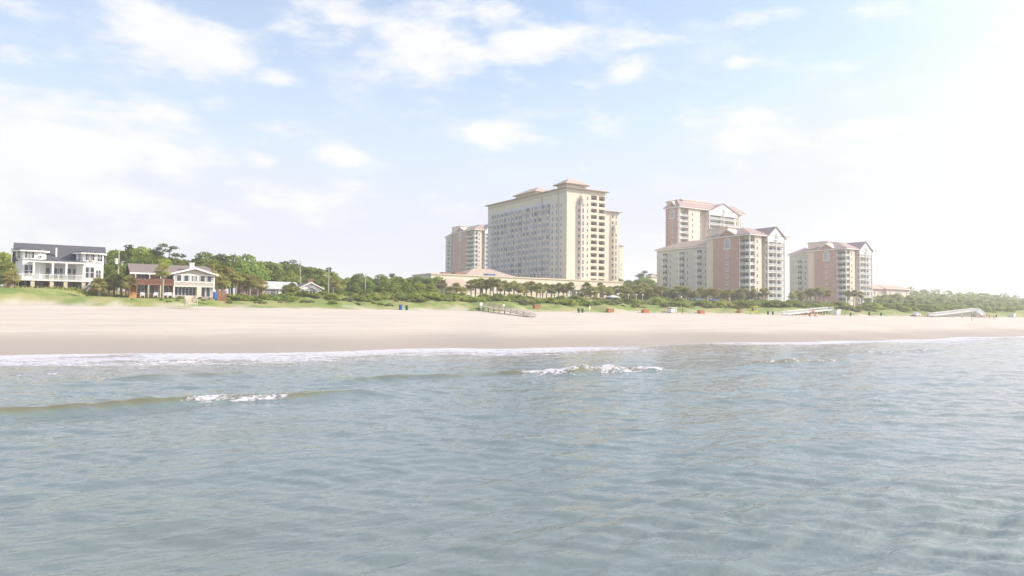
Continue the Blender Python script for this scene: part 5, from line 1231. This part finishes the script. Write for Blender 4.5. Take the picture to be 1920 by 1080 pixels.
# boardwalks with white railings
def boardwalk(px0, off0, px1, off1, y0, y1, label, nb):
    a = on_line(px0, off0); b = on_line(px1, off1); a.z = zat(px0, y0, a.y)-1.0; b.z = zat(px1, y1, b.y)-1.0
    t = thing('boardwalk', label, 'boardwalk'); sd = Vector((-(b-a).y, (b-a).x, 0)).normalized()*.9
    mb = MB(); mb.bar(a, b, 1.8, .16); mb.build('deck', M['white'], t)
    for sg in (-1, 1):
        mb = MB(); o = sd*sg
        for dz_ in (.22, 1.0): mb.bar(a+o+Vector((0, 0, dz_)), b+o+Vector((0, 0, dz_)), .06, .10)
        for k in range(nb*2+1):
            q = a.lerp(b, k/nb/2)+o; r_ = .10 if k % 2 == 0 else .05; mb.box(q.x-r_, q.x+r_, q.y-r_, q.y+r_, min(gz(q.x, q.y)-.3, q.z-.1) if k % 2 == 0 else q.z+.1, q.z+1.03)
        mb.build('railing', M['white'], t)
boardwalk(1472, -2, 1557, 4, 583.5, 575.5, 'white railed boardwalk climbing to the right before the second apartment tower', 16)
boardwalk(1746, -1.5, 1829, 4, 587, 577.5, 'long white railed boardwalk near the right edge before the far wood', 22)
boardwalk(1831, 4, 1842, -2, 577.5, 586, 'short white stairs descending from the right end of the long boardwalk', 5)
def hut(px, off, w, h, label, wall='white', roof='white'):
    p = on_line(px, off); t = thing('beach_hut', label, 'hut', p, YAW)
    mb = MB(); mb.box(-w/2, w/2, 0, 1.6, .25, h); mb.build('wall', M[wall], t)
    mb = MB(); mb.add([(-w/2-.15, -.2, h+.25), (w/2+.15, -.2, h+.25), (w/2+.15, 1.8, h), (-w/2-.15, 1.8, h), (-w/2-.15, -.2, h+.37), (w/2+.15, -.2, h+.37), (w/2+.15, 1.8, h+.12), (-w/2-.15, 1.8, h+.12)], [(3, 2, 1, 0), (4, 5, 6, 7), (0, 1, 5, 4), (1, 2, 6, 5), (2, 3, 7, 6), (3, 0, 4, 7)]); mb.build('roof', M[roof], t)
    mb = MB()
    for x in (-w/2+.1, w/2-.1):
        for y in (.1, 1.5): mb.box(x-.06, x+.06, y-.06, y+.06, -.1, .247)
    mb.build('skids', M['grey_wood'], t); mb = MB(); mb.box(w*.1, w*.38, -.04, -.002, .35, h*.85); mb.build('door', M['grey_wood'], t)
    return t
hut(1264, -.5, 2.1, 1.25, 'white beach hut on the sand left of the person by the blue tents')
hut(1573, -.5, 1.9, 1.7, 'white beach hut right of the first white boardwalk')
hut(1903, -.5, 1.8, 1.5, 'small pale hut near the right edge beyond the long boardwalk')
# lifeguard stand
p = on_line(1417, -.5); t = thing('lifeguard_stand', 'yellowish lifeguard stand with dark seat opening below the pink front of the big tower', 'lifeguard stand', p, YAW)
for x in (-.8, .8):
    for y in (0, 1.2): mb = MB(); mb.bar((x*1.15, y, -.1), (x, y, 2.3), .12, .12); mb.build('leg', M['yellow'], t)
mb = MB(); mb.box(-.9, .9, -.1, 1.3, 1.0, 1.12); mb.build('platform', M['yellow'], t); mb = MB(); mb.box(-1.0, 1.0, -.3, 1.5, 2.3, 2.42); mb.build('canopy', M['yellow'], t)
mb = MB(); mb.box(-.55, .55, .4, .9, 1.121, 1.5); mb.box(-.55, .55, .9, 1.0, 1.121, 2.0); mb.build('seat', M['glass_dark'], t)
# beach vehicle
p = on_line(1722, -.5); t = thing('beach_vehicle', 'small white open beach truck parked left of the long boardwalk', 'truck', p, YAW+.1)
mb = MB(); mb.prism([(-1.9, 0), (1.9, 0), (1.9, 1.5), (-1.9, 1.5)], .45, .95, 0); mb.prism([(-.7, .05), (.9, .05), (.9, 1.45), (-.7, 1.45)], .951, 1.6, 0, [(-.3, .15), (.8, .15), (.8, 1.35), (-.3, 1.35)]); mb.build('body', M['white'], t)
mb = MB(); mb.box(-.2, .7, .02, .06, 1.05, 1.5); mb.build('window', M['glass_dark'], t)
for x in (-1.25, 1.25):
    for y in (.02, 1.32): mb = MB(); mb.tube((x, y, .33), (x, y+.2, .33), .34, .34, 14); mb.build('wheel', M['rubber'], t)
# red umbrella group
p = on_line(1525, -9); t = thing('beach_umbrella', 'red beach umbrella on open sand before the first white boardwalk', 'umbrella', p)
mb = MB(); mb.tube((0, 0, 0), (0, 0, 1.75), .03, .03, 6); mb.build('pole', M['white'], t)
mb = MB(); mb.cone((0, 0, 1.35), 1.15, .5, 10); mb.build('canopy', M['red'], t)
for dx, lb in ((-1.5, 'orange red low lounger left of the red umbrella'), (1.3, 'orange red low lounger right of the red umbrella')):
    q = p+AX*dx; t = thing('beach_lounger', lb, 'lounger', q, YAW-.6)
    mb = MB(); mb.box(-.3, .3, -.9, .5, .28, .36); mb.build('seat', M['red'], t); mb = MB(); mb.bar((0, .5, .32), (0, .95, .8), .6, .07); mb.build('backrest', M['red'], t)
    mb = MB()
    for x in (-.27, .27):
        for y in (-.8, .35): mb.box(x-.03, x+.03, y-.03, y+.03, 0, .28)
    mb.build('legs', M['white'], t)
for px, lb in ((1509, 'brown stacked loungers under the left of the first boardwalk'), (1543, 'brown stacked loungers under the right of the first boardwalk'), (1845, 'reddish stacked loungers at the foot of the short white stairs'), (1738, 'reddish stacked loungers right of the beach truck')):
    p = on_line(px, -1.2); t = thing('lounger_stack', lb, 'loungers', p, YAW)
    for k in range(3):
        mb = MB(); mb.box(-1+k*.05, .9-k*.03, 0, .65, .05+k*.27, .13+k*.27); mb.bar((.8, .32, .12+k*.27), (1.25, .32, .3+k*.27), .6, .05); mb.build('lounger', M['orange' if k % 2 else 'wood'], t)

# people
def person(px, D, label, pose='stand', cloth='cloth0', heading=0.0, feet_y=None, s=1.0, top=None):
    x = xat(px, D); p = Vector((x, D, gz(x, D)))
    t = thing('person', label, 'person', p, heading)
    if pose == 'sit':
        J = {'pel': (0, 0, .12), 'chest': (0, .10, .42), 'neck': (0, .1, .60), 'head': (0, .08, .72), 'crown': (0, .09, .86)}
        legs = [[(s_*.09, 0, .12), (s_*.11, -.38, .42), (s_*.12, -.70, .05), (s_*.12, -.84, .05)] for s_ in (-1, 1)]
        arms = [[(s_*.18, .1, .53), (s_*.25, .2, .28), (s_*.22, .3, .03)] for s_ in (-1, 1)]
    else:
        st = .22 if pose == 'walk' else .03
        J = {'pel': (0, 0, .92), 'chest': (0, -.01, 1.25), 'neck': (0, 0, 1.46), 'head': (0, -.02, 1.58), 'crown': (0, 0, 1.72)}
        legs = [[(s_*.09, 0, .88), (s_*.10, -s_*st*.6-.02, .47), (s_*.11, -s_*st+(.06 if s_ < 0 else 0), .08), (s_*.11, -s_*st-.14, .03)] for s_ in (-1, 1)]
        arms = [[(s_*.19, 0, 1.39), (s_*.25, s_*st*.5+.03, 1.1), (s_*.25, s_*st*.8-.06, .86)] for s_ in (-1, 1)]
    V_ = [J['pel'], J['chest'], J['neck'], J['head'], J['crown']]; R_ = [(.14, .10), (.15, .10), (.055, .055), (.085, .10), (.06, .07)]; E = [(0, 1), (1, 2), (2, 3), (3, 4)]
    for c in legs:
        b0 = 0
        for q, r_ in zip(c, (.085, .06, .04, .03)): V_.append(q); R_.append((r_, r_)); E.append((b0, len(V_)-1)); b0 = len(V_)-1
    for c in arms:
        b0 = 1
        for q, r_ in zip(c, (.055, .04, .03)): V_.append(q); R_.append((r_, r_)); E.append((b0, len(V_)-1)); b0 = len(V_)-1
    me = bpy.data.meshes.new('body'); me.from_pydata(V_, E, []); o = link('body', me, t); o.data.materials.append(M['skin'])
    sk = o.modifiers.new('skin', 'SKIN'); ss = o.modifiers.new('smooth', 'SUBSURF'); ss.levels = ss.render_levels = 1
    for v, r_ in zip(me.skin_vertices[0].data, R_): v.radius = r_
    me.skin_vertices[0].data[0].use_root = True
    def garment(nm, vs, rs, es, mt):
        m2 = bpy.data.meshes.new(nm); m2.from_pydata(vs, es, []); g_ = link(nm, m2, t); g_.data.materials.append(M[mt]); g_.modifiers.new('skin', 'SKIN'); q = g_.modifiers.new('smooth', 'SUBSURF'); q.levels = q.render_levels = 1
        for v, r_ in zip(m2.skin_vertices[0].data, rs): v.radius = r_
        m2.skin_vertices[0].data[0].use_root = True
    L0, L1 = legs[0], legs[1]; lr = lambda c: tuple(Vector(c[0]).lerp(Vector(c[1]), .85))
    garment('shorts', [J['pel'], L0[0], lr(L0), L1[0], lr(L1), tuple(Vector(J['pel'])+Vector((0, 0, .08)))], [(.155, .12), (.105, .105), (.09, .09), (.105, .105), (.09, .09), (.15, .115)], [(0, 1), (1, 2), (0, 3), (3, 4), (0, 5)], cloth)
    if top: 
        pz = Vector(J['pel'])+Vector((0, 0, .1)); sh = [tuple(Vector(a_[0]).lerp(Vector(a_[1]), .5)) for a_ in arms]
        garment('shirt', [tuple(pz), J['chest'], arms[0][0], sh[0], arms[1][0], sh[1]], [(.165, .125), (.17, .125), (.075, .075), (.065, .065), (.075, .075), (.065, .065)], [(0, 1), (1, 2), (2, 3), (1, 4), (4, 5)], top)
    hd = Vector(J['head']); mb = MB(); n = 10; vs = []; fs = []
    for j in range(5):
        ph = j/4*pi*.52
        for i in range(n): a = 2*pi*i/n; vs.append((hd.x+.10*math.sin(ph)*math.cos(a), hd.y+.025+.115*math.sin(ph)*math.sin(a), hd.z+.02+.135*math.cos(ph)))
    for j in range(4):
        for i in range(n): fs.append((j*n+i, j*n+(i+1) % n, (j+1)*n+(i+1) % n, (j+1)*n+i))
    mb.add(vs, fs); mb.build('hair', M['hair'], t, smooth=True); t.scale = (s, s, s)
    return t
person(1717, 262, 'person sitting on the open sand below the white truck, dark shorts', 'sit', 'cloth4', .6)
person(1804, 270, 'person standing in dark shorts and pale top below the long boardwalk', 'stand', 'cloth4', .4, top='cloth2')
person(1822, 236, 'small person nearest the water, pale clothing', 'walk', 'cloth2', 1.2, s=.85, top='cloth2')
person(1838, 288, 'person in red by the foot of the short white stairs', 'stand', 'cloth1', 0, top='cloth1')
person(1850.5, 287, 'person in reddish shorts right of the one in red', 'stand', 'cloth1', .8)
person(1855.5, 266, 'left of the two dark walkers near the right edge', 'walk', 'cloth0', 1.4, top='cloth4')
person(1863.5, 267, 'right of the two walkers near the right edge, grey top', 'walk', 'cloth0', 1.2, top='cloth3')
person(1279.5, 195, 'person in dark clothes standing right of the white hut by the blue tents', 'stand', 'cloth4', .3, top='cloth4')
pole('flag_pole', 1279-1.8, 571.5, 197, 'short yellow topped post beside the person at the white hut', .07, 'yellow', 'post')
# low sea oats posts behind the beach
